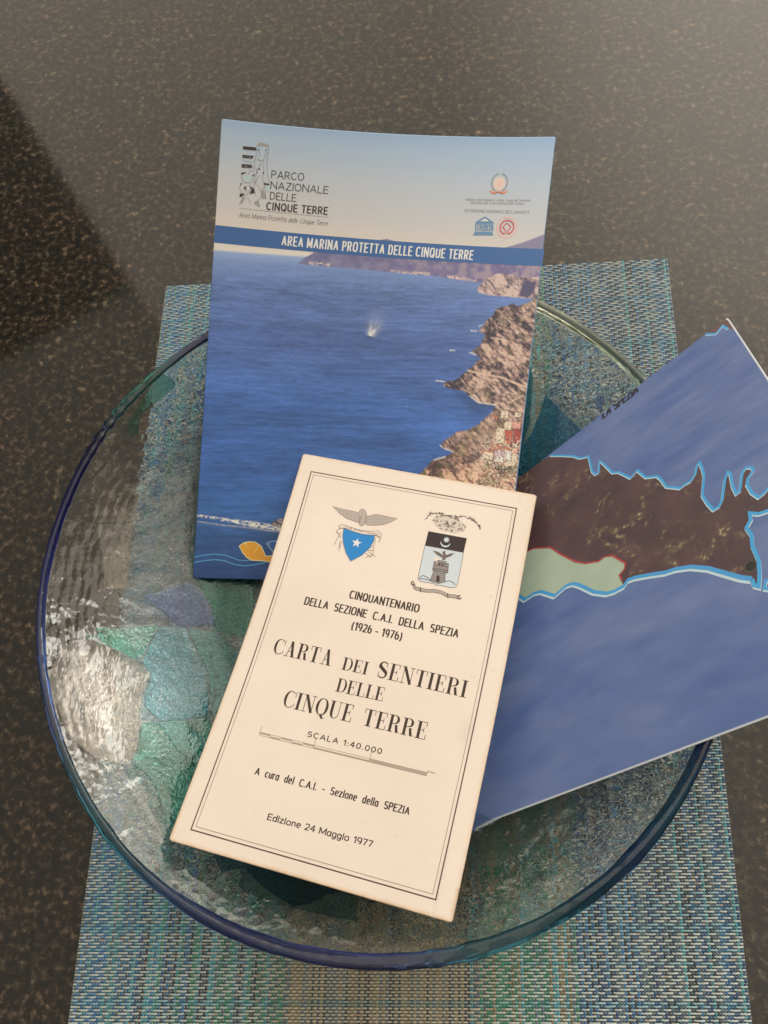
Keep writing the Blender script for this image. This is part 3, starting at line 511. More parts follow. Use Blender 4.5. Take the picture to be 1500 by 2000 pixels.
# ------------------------------------------------------------------ materials
def granite_material():
    m, n, b = new_mat('polished_dark_granite')
    L = n.links
    tc = n.nodes.new('ShaderNodeTexCoord')
    def noise(scale, det=3, dist=0.0, rough=.55):
        x = n.nodes.new('ShaderNodeTexNoise'); x.inputs['Scale'].default_value = scale; x.inputs['Detail'].default_value = det
        x.inputs['Roughness'].default_value = rough; x.inputs['Distortion'].default_value = dist
        L.new(tc.outputs['Object'], x.inputs['Vector']); return x.outputs['Fac']
    def ramp(src, stops):
        r = n.nodes.new('ShaderNodeValToRGB'); e = r.color_ramp.elements
        e[0].position, e[0].color = stops[0][0], (*stops[0][1], 1); e[1].position, e[1].color = stops[-1][0], (*stops[-1][1], 1)
        for p, c in stops[1:-1]: q = e.new(p); q.color = (*c, 1)
        L.new(src, r.inputs[0]); return r.outputs[0]
    def mix(fac, a, c_, mode='MIX'):
        x = n.nodes.new('ShaderNodeMix'); x.data_type = 'RGBA'; x.blend_type = mode
        if isinstance(fac, float): x.inputs[0].default_value = fac
        else: L.new(fac, x.inputs[0])
        for s_, v in ((x.inputs[6], a), (x.inputs[7], c_)):
            if isinstance(v, tuple): s_.default_value = (*v, 1)
            else: L.new(v, s_)
        return x.outputs[2]
    base = ramp(noise(235, 5, 0.12, .62), [(.37, (.0028, .0022, .0015)), (.485, (.0095, .0072, .0048)), (.56, (.030, .0235, .0165)), (.70, (.100, .083, .063))])
    big = noise(55, 3, .6)
    bt = ramp(big, [(.35, (.55, .55, .55)), (.65, (1.25, 1.2, 1.15))])
    c = mix(1.0, base, bt, 'MULTIPLY')
    tint = ramp(noise(28, 2), [(.4, (.90, 1.0, .88)), (.6, (1.12, .96, .92))])
    c = mix(1.0, c, tint, 'MULTIPLY')
    vor = n.nodes.new('ShaderNodeTexVoronoi'); vor.inputs['Scale'].default_value = 620
    L.new(tc.outputs['Object'], vor.inputs['Vector'])
    sp = ramp(vor.outputs['Distance'], [(.05, (1, 1, 1)), (.13, (0, 0, 0))])
    sel = ramp(noise(240, 1), [(.56, (0, 0, 0)), (.66, (1, 1, 1))])
    f = mix(1.0, sp, sel, 'MULTIPLY')
    c = mix(f, c, (.20, .165, .125))
    v2 = n.nodes.new('ShaderNodeTexVoronoi'); v2.inputs['Scale'].default_value = 430
    L.new(tc.outputs['Object'], v2.inputs['Vector'])
    sepc = n.nodes.new('ShaderNodeSeparateColor'); L.new(v2.outputs['Color'], sepc.inputs[0])
    cell = ramp(sepc.outputs[0], [(0, (.55, .55, .55)), (.7, (1.05, 1.05, 1.05)), (1.0, (1.9, 1.85, 1.75))])
    c = mix(1.0, c, cell, 'MULTIPLY')
    L.new(c, b.inputs['Base Color'])
    rr = ramp(noise(210, 3), [(.3, (.045, .045, .045)), (.7, (.10, .10, .10))])
    L.new(rr, b.inputs['Roughness'])
    b.inputs['IOR'].default_value = 1.5
    return m

def paper_material(name, rough, coat=0.0, fibre=0.0, coat_r=.15):
    m, n, b = new_mat(name)
    a = n.nodes.new('ShaderNodeVertexColor'); a.layer_name = 'Col'
    tcn = n.nodes.new('ShaderNodeTexCoord')
    nz = n.nodes.new('ShaderNodeTexNoise'); nz.inputs['Scale'].default_value = 90; nz.inputs['Detail'].default_value = 6
    n.links.new(tcn.outputs['Object'], nz.inputs['Vector'])
    mr = n.nodes.new('ShaderNodeMapRange'); mr.inputs[3].default_value = 1 - fibre; mr.inputs[4].default_value = 1 + fibre
    n.links.new(nz.outputs['Fac'], mr.inputs[0])
    mx = n.nodes.new('ShaderNodeVectorMath'); mx.operation = 'SCALE'
    n.links.new(a.outputs['Color'], mx.inputs[0]); n.links.new(mr.outputs[0], mx.inputs['Scale'])
    n.links.new(mx.outputs[0], b.inputs['Base Color'])
    b.inputs['Roughness'].default_value = rough
    b.inputs['Coat Weight'].default_value = coat; b.inputs['Coat Roughness'].default_value = coat_r
    bp = n.nodes.new('ShaderNodeBump'); bp.inputs['Strength'].default_value = .12; bp.inputs['Distance'].default_value = .0002
    n2 = n.nodes.new('ShaderNodeTexNoise'); n2.inputs['Scale'].default_value = 60; n2.inputs['Detail'].default_value = 4
    n.links.new(tcn.outputs['Object'], n2.inputs['Vector'])
    n.links.new(n2.outputs['Fac'], bp.inputs['Height']); n.links.new(bp.outputs[0], b.inputs['Normal'])
    return m

def glass_material(name, color, bump=.35, scale=700, trans=1.0, attr=False, rough=0.0, stretch=1.0, grain=0.0, zone=False):
    m, n, b = new_mat(name)
    b.inputs['Base Color'].default_value = (*color, 1)
    b.inputs['Transmission Weight'].default_value = trans
    b.inputs['Roughness'].default_value = rough
    b.inputs['IOR'].default_value = 1.48
    if attr:
        a = n.nodes.new('ShaderNodeVertexColor'); a.layer_name = 'Col'
        n.links.new(a.outputs['Color'], b.inputs['Base Color'])
    tcn = n.nodes.new('ShaderNodeTexCoord')
    def nz(sc, det):
        x = n.nodes.new('ShaderNodeTexNoise'); x.inputs['Scale'].default_value = sc; x.inputs['Detail'].default_value = det
        mp = n.nodes.new('ShaderNodeMapping'); mp.inputs['Scale'].default_value = (1, stretch, stretch)
        n.links.new(tcn.outputs['Object'], mp.inputs['Vector']); n.links.new(mp.outputs[0], x.inputs['Vector']); return x
    a1 = nz(scale, 2); a2 = nz(scale * .12, 2)
    b1 = n.nodes.new('ShaderNodeBump'); b1.inputs['Strength'].default_value = bump; b1.inputs['Distance'].default_value = .0006
    b2 = n.nodes.new('ShaderNodeBump'); b2.inputs['Strength'].default_value = bump; b2.inputs['Distance'].default_value = .0022
    n.links.new(a1.outputs['Fac'], b1.inputs['Height']); n.links.new(a2.outputs['Fac'], b2.inputs['Height'])
    n.links.new(b2.outputs[0], b1.inputs['Normal']); n.links.new(b1.outputs[0], b.inputs['Normal'])
    zf = None
    if zone:                                           # hammered foot, smoother wall
        ln = n.nodes.new('ShaderNodeVectorMath'); ln.operation = 'DISTANCE'
        ln.inputs[1].default_value = (.1455, -.2168, .02)
        n.links.new(tcn.outputs['Object'], ln.inputs[0])
        z_ = n.nodes.new('ShaderNodeMapRange'); z_.inputs[1].default_value = .118; z_.inputs[2].default_value = .150
        z_.inputs[3].default_value = 1.0; z_.inputs[4].default_value = .10
        n.links.new(ln.outputs['Value'], z_.inputs[0]); zf = z_.outputs[0]
        mm_ = n.nodes.new('ShaderNodeMath'); mm_.operation = 'MULTIPLY'; mm_.inputs[1].default_value = bump
        n.links.new(zf, mm_.inputs[0]); n.links.new(mm_.outputs[0], b1.inputs['Strength'])
    if grain:
        gz = nz(1100, 3)
        r_ = n.nodes.new('ShaderNodeMapRange'); r_.inputs[1].default_value = .36; r_.inputs[2].default_value = .60
        r_.inputs[3].default_value = 1.0 - grain; r_.inputs[4].default_value = 1.04
        n.links.new(gz.outputs['Fac'], r_.inputs[0])
        sc_ = n.nodes.new('ShaderNodeVectorMath'); sc_.operation = 'SCALE'; sc_.inputs[0].default_value = color
        n.links.new(r_.outputs[0], sc_.inputs['Scale'])
        out_ = sc_.outputs[0]
        if zf is not None:
            mx_ = n.nodes.new('ShaderNodeMix'); mx_.data_type = 'VECTOR'
            n.links.new(zf, mx_.inputs[0]); mx_.inputs[4].default_value = color; n.links.new(out_, mx_.inputs[5]); out_ = mx_.outputs[1]
        n.links.new(out_, b.inputs['Base Color'])
    return m

M_GRANITE = granite_material()
M_GLOSSY = paper_material('coated_cover_print', .5, coat=.10, fibre=.015)
M_MATT = paper_material('aged_matt_card', .75, coat=0, fibre=.03)
M_SHEET = paper_material('coated_map_print', .42, coat=.30, fibre=.02, coat_r=.3)
M_PAGES = paper_material('page_edges', .8, fibre=.05)
M_BODY = glass_material('clear_hammered_glass', (.945, .965, .950), bump=.66, scale=760, grain=.24, zone=True)
M_RIM = glass_material('coloured_rim_glass', (1, 1, 1), bump=.35, scale=190, trans=.86, attr=True, rough=.02)
PIECE_COL = {'green': (.42, .80, .70), 'teal': (.42, .76, .84), 'aqua': (.46, .80, .80), 'deepgreen': (.36, .70, .62), 'violet': (.52, .62, .88),
             'darkblue': (.45, .62, .80), 'darkteal': (.55, .76, .78), 'azure': (.26, .62, .88), 'clear': (.88, .84, .78)}
M_PIECE = {k: glass_material('fused_glass_' + k, v, bump=(.42 if k == 'clear' else .45), scale=(300 if k == 'clear' else 520), stretch=(.35 if k == 'clear' else 1), grain=(.0 if k == 'clear' else .30)) for k, v in PIECE_COL.items()}

# ------------------------------------------------------------------ table
X0, X1, Y0, Y1 = -1.2, 1.5, -1.3, 1.3
o = mesh_obj('granite_tabletop', [(X0, Y0, 0), (X1, Y0, 0), (X1, Y1, 0), (X0, Y1, 0), (X0, Y0, -.03), (X1, Y0, -.03), (X1, Y1, -.03), (X0, Y1, -.03)],
             [(0, 1, 2, 3), (7, 6, 5, 4), (4, 5, 1, 0), (5, 6, 2, 1), (6, 7, 3, 2), (7, 4, 0, 3)], M_GRANITE)
o['kind'] = 'structure'
o['label'] = 'polished dark brown and black granite table top'

# ------------------------------------------------------------------ woven placemat
MAT_TL, MAT_TR = np.array([0.0, 0.0]), np.array([0.33, 0.0])
MAT_BL, MAT_BR = np.array([-0.0167, -0.45]), np.array([0.3133, -0.45])
NW, NR = 216, 322                                  # warp yarns across, weft yarns along
mat_root = empty('placemat', (0.157, -0.225, 0))
tagthing(mat_root, 'blue green and grey woven vinyl placemat lying on the granite under the glass bowl', 'placemat')
def mat_pt(u, v):
    a = MAT_TL[None] * (1 - u)[:, None] + MAT_TR[None] * u[:, None]
    b = MAT_BL[None] * (1 - u)[:, None] + MAT_BR[None] * u[:, None]
    return a * (1 - v)[:, None] + b * v[:, None]
rg = np.random.default_rng(3)
ci = np.arange(NW)
cu = (ci + .5) / NW
centre = (cu > .335) & (cu < .60)
def over(r, c):
    """True where the weft lies on top"""
    return np.where(centre[c], (r + c) % 2 == 0, ((c + 2 * r) % 5) < 2 + ((c // 7 + r // 11) % 2))
pal = {'b': (58, 110, 154), 'd': (50, 80, 116), 'g': (58, 128, 108), 't': (68, 142, 154), 's': (84, 104, 118), 'n': (124, 118, 94), 'k': (56, 68, 80)}
wc = np.zeros((NW, 3))
for i, u in enumerate(cu):
    if u < .10: k = 'bdbts'[rg.integers(5)]
    elif u < .17: k = 'gtsbk'[rg.integers(5)]
    elif u < .335: k = 'btgsgt'[rg.integers(6)] if (i // 3) % 2 else 'sksgb'[rg.integers(5)]
    elif u < .60: k = 'nnsnk'[rg.integers(5)]
    elif u < .76: k = 'gtgsgn'[rg.integers(6)]
    else: k = 'bdsdbkt'[rg.integers(7)] if (i // 4) % 2 else 'skbsd'[rg.integers(5)]
    wc[i] = s2l(pal[k]) * (.85 + .3 * rg.random())
# warp: one long undulating yarn per column
V = []; F = []; CC = []
hw = .33 / NW * .37
rows = np.arange(NR + 1)
vv = rows / NR
zt = .0006
for c in range(NW):
    u0 = np.full(NR + 1, cu[c])
    p = mat_pt(u0, vv)
    up = ~over(np.minimum(rows, NR - 1), np.full(NR + 1, c))
    z = np.where(up, .00095, .00040)
    z = z + rg.normal(0, .00002, NR + 1)
    n0 = len(V) * (NR + 1) * 3
    a = np.stack([np.stack([p[:, 0] - hw, p[:, 1], z - .0003], -1), np.stack([p[:, 0], p[:, 1], z + .00018], -1), np.stack([p[:, 0] + hw, p[:, 1], z - .0003], -1)], 1)
    V.append(a.reshape(-1, 3))
    i = np.arange(NR) * 3 + n0
    F.append(np.stack([i, i + 1, i + 4, i + 3], -1)); F.append(np.stack([i + 1, i + 2, i + 5, i + 4], -1))
    fade = 1 + .12 * np.sin(rows * .11 + c) + rg.normal(0, .05, NR + 1)
    CC.append(np.repeat(wc[c][None] * fade[:, None], 3, 0))
m_warp = paper_material('vinyl_warp_yarn', .42, fibre=.12)
m_weft = paper_material('vinyl_weft_yarn', .38, fibre=.15)
F = np.concatenate(F)[:, ::-1]
o = mesh_obj('warp_yarns', np.concatenate(V), F, m_warp, mat_root, cols=np.clip(np.concatenate(CC), 0, 1), smooth=True)
o['kind'] = 'stuff'
# weft
V = []; F = []; CC = []
hr = .45 / NR * .30
cols_ = np.arange(NW + 1)
for r in range(NR):
    uu = np.concatenate([[0], cu]) if True else None
    uu = np.concatenate([[0.0], cu, [1.0]]); n = len(uu)
    p = mat_pt(uu, np.full(n, (r + .5) / NR))
    ov = over(np.full(NW, r), ci)
    z = np.where(ov, .00112, .00030)
    z = np.concatenate([[.0007], z, [.0007]]) + rg.normal(0, .00003, n)
    jit = rg.normal(0, .00005, n)
    a = np.stack([np.stack([p[:, 0], p[:, 1] - hr + jit, z - .00028], -1), np.stack([p[:, 0], p[:, 1] + jit, z + .00016], -1), np.stack([p[:, 0], p[:, 1] + hr + jit, z - .00028], -1)], 1)
    n0 = len(V) * n * 3
    V.append(a.reshape(-1, 3))
    i = np.arange(n - 1) * 3 + n0
    F.append(np.stack([i, i + 3, i + 4, i + 1], -1)); F.append(np.stack([i + 1, i + 4, i + 5, i + 2], -1))
    base = s2l((196, 194, 186)) if rg.random() > .25 else s2l((150, 178, 184))
    g = base[None] * (.82 + .26 * rg.random(n))[:, None]
    w = rg.random(n) < .03
    g[w] = s2l((176, 140, 112))
    band = sstep(.03, .12, np.abs(uu - .47) - .10)[:, None]
    g = g * (np.array([.80, .76, .64])[None] * (1 - band) + np.array([.86, .98, 1.02])[None] * band)
    CC.append(np.repeat(g, 3, 0))
F = np.concatenate(F)[:, ::-1]
o = mesh_obj('weft_yarns', np.concatenate(V), F, m_weft, mat_root, cols=np.clip(np.concatenate(CC), 0, 1), smooth=True)
o['kind'] = 'stuff'

# ------------------------------------------------------------------ glass bowl
BC = np.array([0.1455, -0.2168]); RB = .174
bowl = empty('glass_bowl', (BC[0], BC[1], 0.002))
tagthing(bowl, 'shallow round clear glass bowl with a blue rim and fused blue and green glass pieces', 'bowl')
def zin(r):
    t = np.clip((np.asarray(r, float) - .095) / .079, 0, None)
    return .007 + .053 * t ** 1.5
def dzin(r):
    t = np.clip((np.asarray(r, float) - .095) / .079, 0, None)
    return .053 * 1.5 * t ** .5 / .079
_ta = np.array([-180, -152, -130, -100, -80, -50, -22, 10, 38, 58, 90, 122, 136, 150, 165, 180])
_te = np.array([0, .9, 2.0, .8, .6, -.6, -2.6, -1, .9, 2.5, 0, -3.2, -1.9, -.2, -.9, 0]) * .001
def wob(th):
    d = (np.degrees(th) + 180) % 360 - 180
    return np.interp(d, _ta, _te)
def ripple(r, th):
    x = r * np.cos(th); y = r * np.sin(th)
    z = .0005 * (fbm(x * 38 + 9, y * 38 + 3, 2, 3) - .5)
    e = np.exp(-((r - .160) / .010) ** 2)
    dth = (th - math.pi + math.pi) % (2 * math.pi) - math.pi
    dth = np.abs(np.abs(th) - math.pi) if np.ndim(th) and np.min(th) < 0 else np.abs((th % (2 * math.pi)) - math.pi)
    e = e * np.exp(-(dth / .75) ** 2)
    z = z + .00024 * e * np.sin(r * 2 * math.pi / .0034 + 3 * vnoise(x * 60, y * 60, 5)) * (.4 + vnoise(th * 6, r * 0, 8))
    return z
NS = 420
th = np.arange(NS) / NS * 2 * math.pi
ri = np.concatenate([np.linspace(.0012, .095, 34), np.linspace(.096, .1712, 96)])
rings = []
for r in ri:                                       # inner face
    s_ = 1 + wob(th) / RB * (r / RB) ** 3
    z = zin(r) + ripple(np.full(NS, r), th)
    rings.append(np.stack([r * s_ * np.cos(th), r * s_ * np.sin(th), z], -1))
for r in ri[::-1]:                                 # outer face
    s_ = 1 + wob(th) / RB * (r / RB) ** 3
    t = .0042 - .0008 * (r / RB)
    sl = dzin(r); nl = math.sqrt(1 + sl * sl)
    z = np.maximum(zin(r) - t / nl, .0025) + .00025 * (fbm(r * np.cos(th) * 90, r * np.sin(th) * 90, 11, 2) - .5)
    rr = r + t * sl / nl
    rings.append(np.stack([rr * s_ * np.cos(th), rr * s_ * np.sin(th), z], -1))
NRg = len(rings)
V = np.concatenate(rings); V[:, 0] += BC[0]; V[:, 1] += BC[1]
a = np.arange(NRg - 1)[:, None] * NS + np.arange(NS)[None]
b = np.arange(NRg - 1)[:, None] * NS + (np.arange(NS)[None] + 1) % NS
F = np.stack([a, a + NS, b + NS, b], -1).reshape(-1, 4)
F = F[:, ::-1]
# close the two tiny centre holes with fans of degenerate-free quads
ctr_top = len(V); V = np.concatenate([V, [[BC[0], BC[1], .007], [BC[0], BC[1], .0025]]])
half = NS // 2
ft = np.stack([np.full(half, ctr_top), np.arange(half) * 2, (np.arange(half) * 2 + 1), (np.arange(half) * 2 + 2) % NS], -1)
lb = (NRg - 1) * NS
fb = np.stack([np.full(half, ctr_top + 1), lb + (np.arange(half) * 2 + 2) % NS, lb + np.arange(half) * 2 + 1, lb + np.arange(half) * 2], -1)
mesh_obj('bowl_body', V, np.concatenate([F, ft, fb]), M_BODY, bowl, smooth=True)

# rim: a thick rounded bead of coloured glass
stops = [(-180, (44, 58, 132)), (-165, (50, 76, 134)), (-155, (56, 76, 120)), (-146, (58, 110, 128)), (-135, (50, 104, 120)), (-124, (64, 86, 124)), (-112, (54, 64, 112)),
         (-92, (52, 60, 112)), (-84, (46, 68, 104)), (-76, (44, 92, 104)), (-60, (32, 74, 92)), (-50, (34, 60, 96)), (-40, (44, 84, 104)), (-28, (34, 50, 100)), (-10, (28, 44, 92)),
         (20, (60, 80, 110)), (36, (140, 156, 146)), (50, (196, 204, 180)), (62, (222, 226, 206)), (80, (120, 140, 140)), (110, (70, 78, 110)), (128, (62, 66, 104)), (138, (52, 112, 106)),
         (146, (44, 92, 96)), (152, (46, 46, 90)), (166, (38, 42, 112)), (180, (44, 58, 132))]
sa = np.array([s_[0] for s_ in stops]); scv = np.array([s2l(s_[1]) for s_ in stops])
NB = 22; NT = 720
T_ = np.arange(NT) / NT * 2 * math.pi
deg = (np.degrees(T_) + 180) % 360 - 180
tube = np.interp(deg, [-180, -150, -120, -90, -60, -30, 0, 40, 60, 120, 150, 180], [1.8, 2.2, 2.9, 3.4, 3.3, 3.2, 2.8, 2.9, 2.9, 1.8, 2.8, 1.8]) * .001
lump = .0004 * (fbm(T_ * 22, T_ * 0 + 2, 14, 3) - .5) * 2 + .0009 * (fbm(T_ * 9, T_ * 0 + 1, 4, 3) - .5) + .0007 * np.exp(-((deg - 149) / 5) ** 2) * np.sin(deg * 2.2)
V = []; CC = []
rc = scv.T
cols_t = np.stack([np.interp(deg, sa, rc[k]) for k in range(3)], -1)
for k in range(NB):
    p = k / NB * 2 * math.pi
    tb = tube * (1 + .10 * np.sin(3 * p + T_ * 5)) + lump
    rr = RB + wob(T_) - tube + tb * np.cos(p) * 1.0
    z = .0590 + tb * np.sin(p) * .95 + .0009 * (fbm(T_ * 4, T_ * 0, 9, 2) - .5)
    V.append(np.stack([BC[0] + rr * np.cos(T_), BC[1] + rr * np.sin(T_), z], -1))
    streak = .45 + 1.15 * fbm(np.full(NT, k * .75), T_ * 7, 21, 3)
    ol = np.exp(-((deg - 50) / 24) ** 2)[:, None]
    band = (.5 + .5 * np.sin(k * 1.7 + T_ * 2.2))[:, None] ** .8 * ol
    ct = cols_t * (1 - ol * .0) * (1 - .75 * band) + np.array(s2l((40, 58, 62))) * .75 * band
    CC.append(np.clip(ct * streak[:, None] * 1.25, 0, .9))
V = np.stack(V, 1).reshape(-1, 3); CC = np.stack(CC, 1).reshape(-1, 3)
a = np.arange(NT)[:, None] * NB + np.arange(NB)[None]; b = np.arange(NT)[:, None] * NB + (np.arange(NB)[None] + 1) % NB
a2 = ((np.arange(NT) + 1) % NT)[:, None] * NB + np.arange(NB)[None]; b2 = ((np.arange(NT) + 1) % NT)[:, None] * NB + (np.arange(NB)[None] + 1) % NB
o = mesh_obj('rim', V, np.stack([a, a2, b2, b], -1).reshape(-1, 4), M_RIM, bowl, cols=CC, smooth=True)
o['label'] = 'thick uneven rim of cobalt, teal and clear glass'

def glass_piece(poly, layer, colour):
    """a fused slab of glass following the inner face of the bowl"""
    P = []
    n = len(poly)
    for i in range(n):                              # soften and subdivide the outline
        p0, p1 = np.array(poly[i]), np.array(poly[(i + 1) % n])
        L = np.linalg.norm(p1 - p0); k = max(1, int(L / .003))
        for j in range(k):
            q = p0 + (p1 - p0) * j / k
            w = .0006 * np.array([vnoise(q[0] * 300, q[1] * 300, 1) - .5, vnoise(q[0] * 300, q[1] * 300, 2) - .5])
            P.append(q + w)
    B_ = np.array(P)
    x0, y0 = B_.min(0); x1, y1 = B_.max(0)
    gx, gy = np.meshgrid(np.arange(x0, x1, .0028), np.arange(y0, y1, .0028))
    ins = inside(gx, gy, P) & (seg_dist(gx, gy, P, True) > .0016)
    pts = [Vector(p) for p in P] + [Vector((x, y)) for x, y in zip(gx[ins], gy[ins])]
    nb = len(P)
    vs, _, fs, _, _, _ = geometry.delaunay_2d_cdt(pts, [(i, (i + 1) % nb) for i in range(nb)], [], 1, 1e-6)
    vs = np.array([tuple(v) for v in vs])
    r = np.hypot(vs[:, 0], vs[:, 1]); tt = np.arctan2(vs[:, 1], vs[:, 0])
    de_ = seg_dist(vs[:, 0], vs[:, 1], P, True)
    z0 = zin(r) + ripple(r, tt) + .00012 + .0010 * layer
    thick = .00016 + .00030 * sstep(0, .0030, de_) + .00016 * (fbm(vs[:, 0] * 120, vs[:, 1] * 120, 6, 2) - .5)
    if colour == 'clear' and layer == 1: thick = thick + .0016 * (1 - np.exp(-(de_ / .012) ** 1.5)) + .0004 * (fbm(vs[:, 0] * 70, vs[:, 1] * 30, 16, 2) - .5)
    nrm = np.stack([-dzin(r) * np.cos(tt), -dzin(r) * np.sin(tt), np.ones_like(r)], -1); nrm /= np.linalg.norm(nrm, axis=1, keepdims=True)
    bot = np.stack([BC[0] + vs[:, 0], BC[1] + vs[:, 1], z0], -1); top = bot + nrm * thick[:, None]
    N = len(vs)
    faces = []; edges = {}
    for f in fs:
        f = list(f)
        a_ = sum(vs[f[i]][0] * vs[f[(i + 1) % 3]][1] - vs[f[(i + 1) % 3]][0] * vs[f[i]][1] for i in range(3))
        if a_ < 0: f.reverse()
        faces.append(tuple(i + N for i in f)); faces.append(tuple(reversed(f)))
        for i in range(3):
            e_ = (f[i], f[(i + 1) % 3]); edges[e_] = edges.get(e_, 0) + 1
    extra = []
    for (i, j) in edges:
        if (j, i) not in edges:
            n0 = 2 * N + len(extra); extra += [bot[i], bot[j], top[j], top[i]]; faces.append((n0, n0 + 1, n0 + 2, n0 + 3))
    return mesh_obj('glass_piece', np.concatenate([bot, top, np.array(extra)]), faces, M_PIECE[colour], bowl, smooth=True)
PLAB = {'green': 'sea green', 'teal': 'teal blue', 'aqua': 'aqua', 'deepgreen': 'deep green', 'violet': 'violet blue', 'darkblue': 'dark blue', 'darkteal': 'dark teal', 'azure': 'azure blue', 'clear': 'clear'}
for poly, layer, colour in PIECES:
    glass_piece(poly, layer, colour)['label'] = PLAB[colour] + ' piece of fused glass'

# ------------------------------------------------------------------ papers
def cover(sheet, W, H, nx, ny, art, mat, root, name, round_=1.2, edge=.16):
    """the printed top face of a sheet, with its own thin edge"""
    xs = np.linspace(0, W, nx); ys = np.linspace(0, H, ny)
    X, Y = np.meshgrid(xs, ys)
    colr = art(X, Y).reshape(-1, 3)
    # round the corners a little
    for cx, cy in ((0, 0), (W, 0), (0, H), (W, H)):
        qx = abs(X - cx); qy = abs(Y - cy)
        m_ = (qx < round_) & (qy < round_)
        dx = round_ - qx; dy = round_ - qy; d = np.hypot(dx, dy); mx_ = np.maximum(dx, dy)
        k = np.where(m_ & (d > 1e-9), mx_ / np.maximum(d, 1e-9), 1)
        X = np.where(m_, cx + np.sign(W / 2 - cx) * (round_ - dx * k), X); Y = np.where(m_, cy + np.sign(H / 2 - cy) * (round_ - dy * k), Y)
    top = sheet.at(X.ravel(), Y.ravel())
    i = (np.arange(ny - 1)[:, None] * nx + np.arange(nx - 1)[None]).ravel()
    F = np.stack([i, i + nx, i + nx + 1, i + 1], -1)
    per = list(range(nx)) + [r_ * nx + nx - 1 for r_ in range(1, ny)] + [(ny - 1) * nx + c for c in range(nx - 2, -1, -1)] + [r_ * nx for r_ in range(ny - 2, 0, -1)]
    per = np.array(per)
    low = sheet.at(X.ravel()[per], Y.ravel()[per], -edge)
    n0 = len(top); k = len(per); j = np.arange(k)
    FE = np.stack([per[j], per[(j + 1) % k], n0 + (j + 1) % k, n0 + j], -1)
    return mesh_obj(name, np.concatenate([top, low]), np.concatenate([F, FE]), mat, root,
                    cols=np.concatenate([colr, np.tile(EDGE_COL, (k, 1))]), smooth=False)
def slab(sheet, W, H, z0, z1, inset, colr, mat, root, name, nx=40, ny=50, fan=0.0):
    xs = np.linspace(inset, W - inset, nx); ys = np.linspace(inset, H - inset, ny)
    X, Y = np.meshgrid(xs, ys); n = nx * ny
    top = sheet.at(X.ravel(), Y.ravel(), z0); bot = sheet.at(X.ravel() + fan, Y.ravel(), z1)
    i = (np.arange(ny - 1)[:, None] * nx + np.arange(nx - 1)[None]).ravel()
    F = np.stack([i, i + nx, i + nx + 1, i + 1], -1); F2 = F[:, ::-1] + n
    per = np.array(list(range(nx)) + [r_ * nx + nx - 1 for r_ in range(1, ny)] + [(ny - 1) * nx + c for c in range(nx - 2, -1, -1)] + [r_ * nx for r_ in range(ny - 2, 0, -1)])
    k = len(per); j = np.arange(k)
    FE = np.stack([per[j], per[(j + 1) % k], n + per[(j + 1) % k], n + per[j]], -1)
    V = np.concatenate([top, bot])
    return mesh_obj(name, V, np.concatenate([F, F2, FE]), mat, root, cols=np.tile(colr, (2 * n, 1)))
EDGE_COL = np.array([.6, .58, .54])

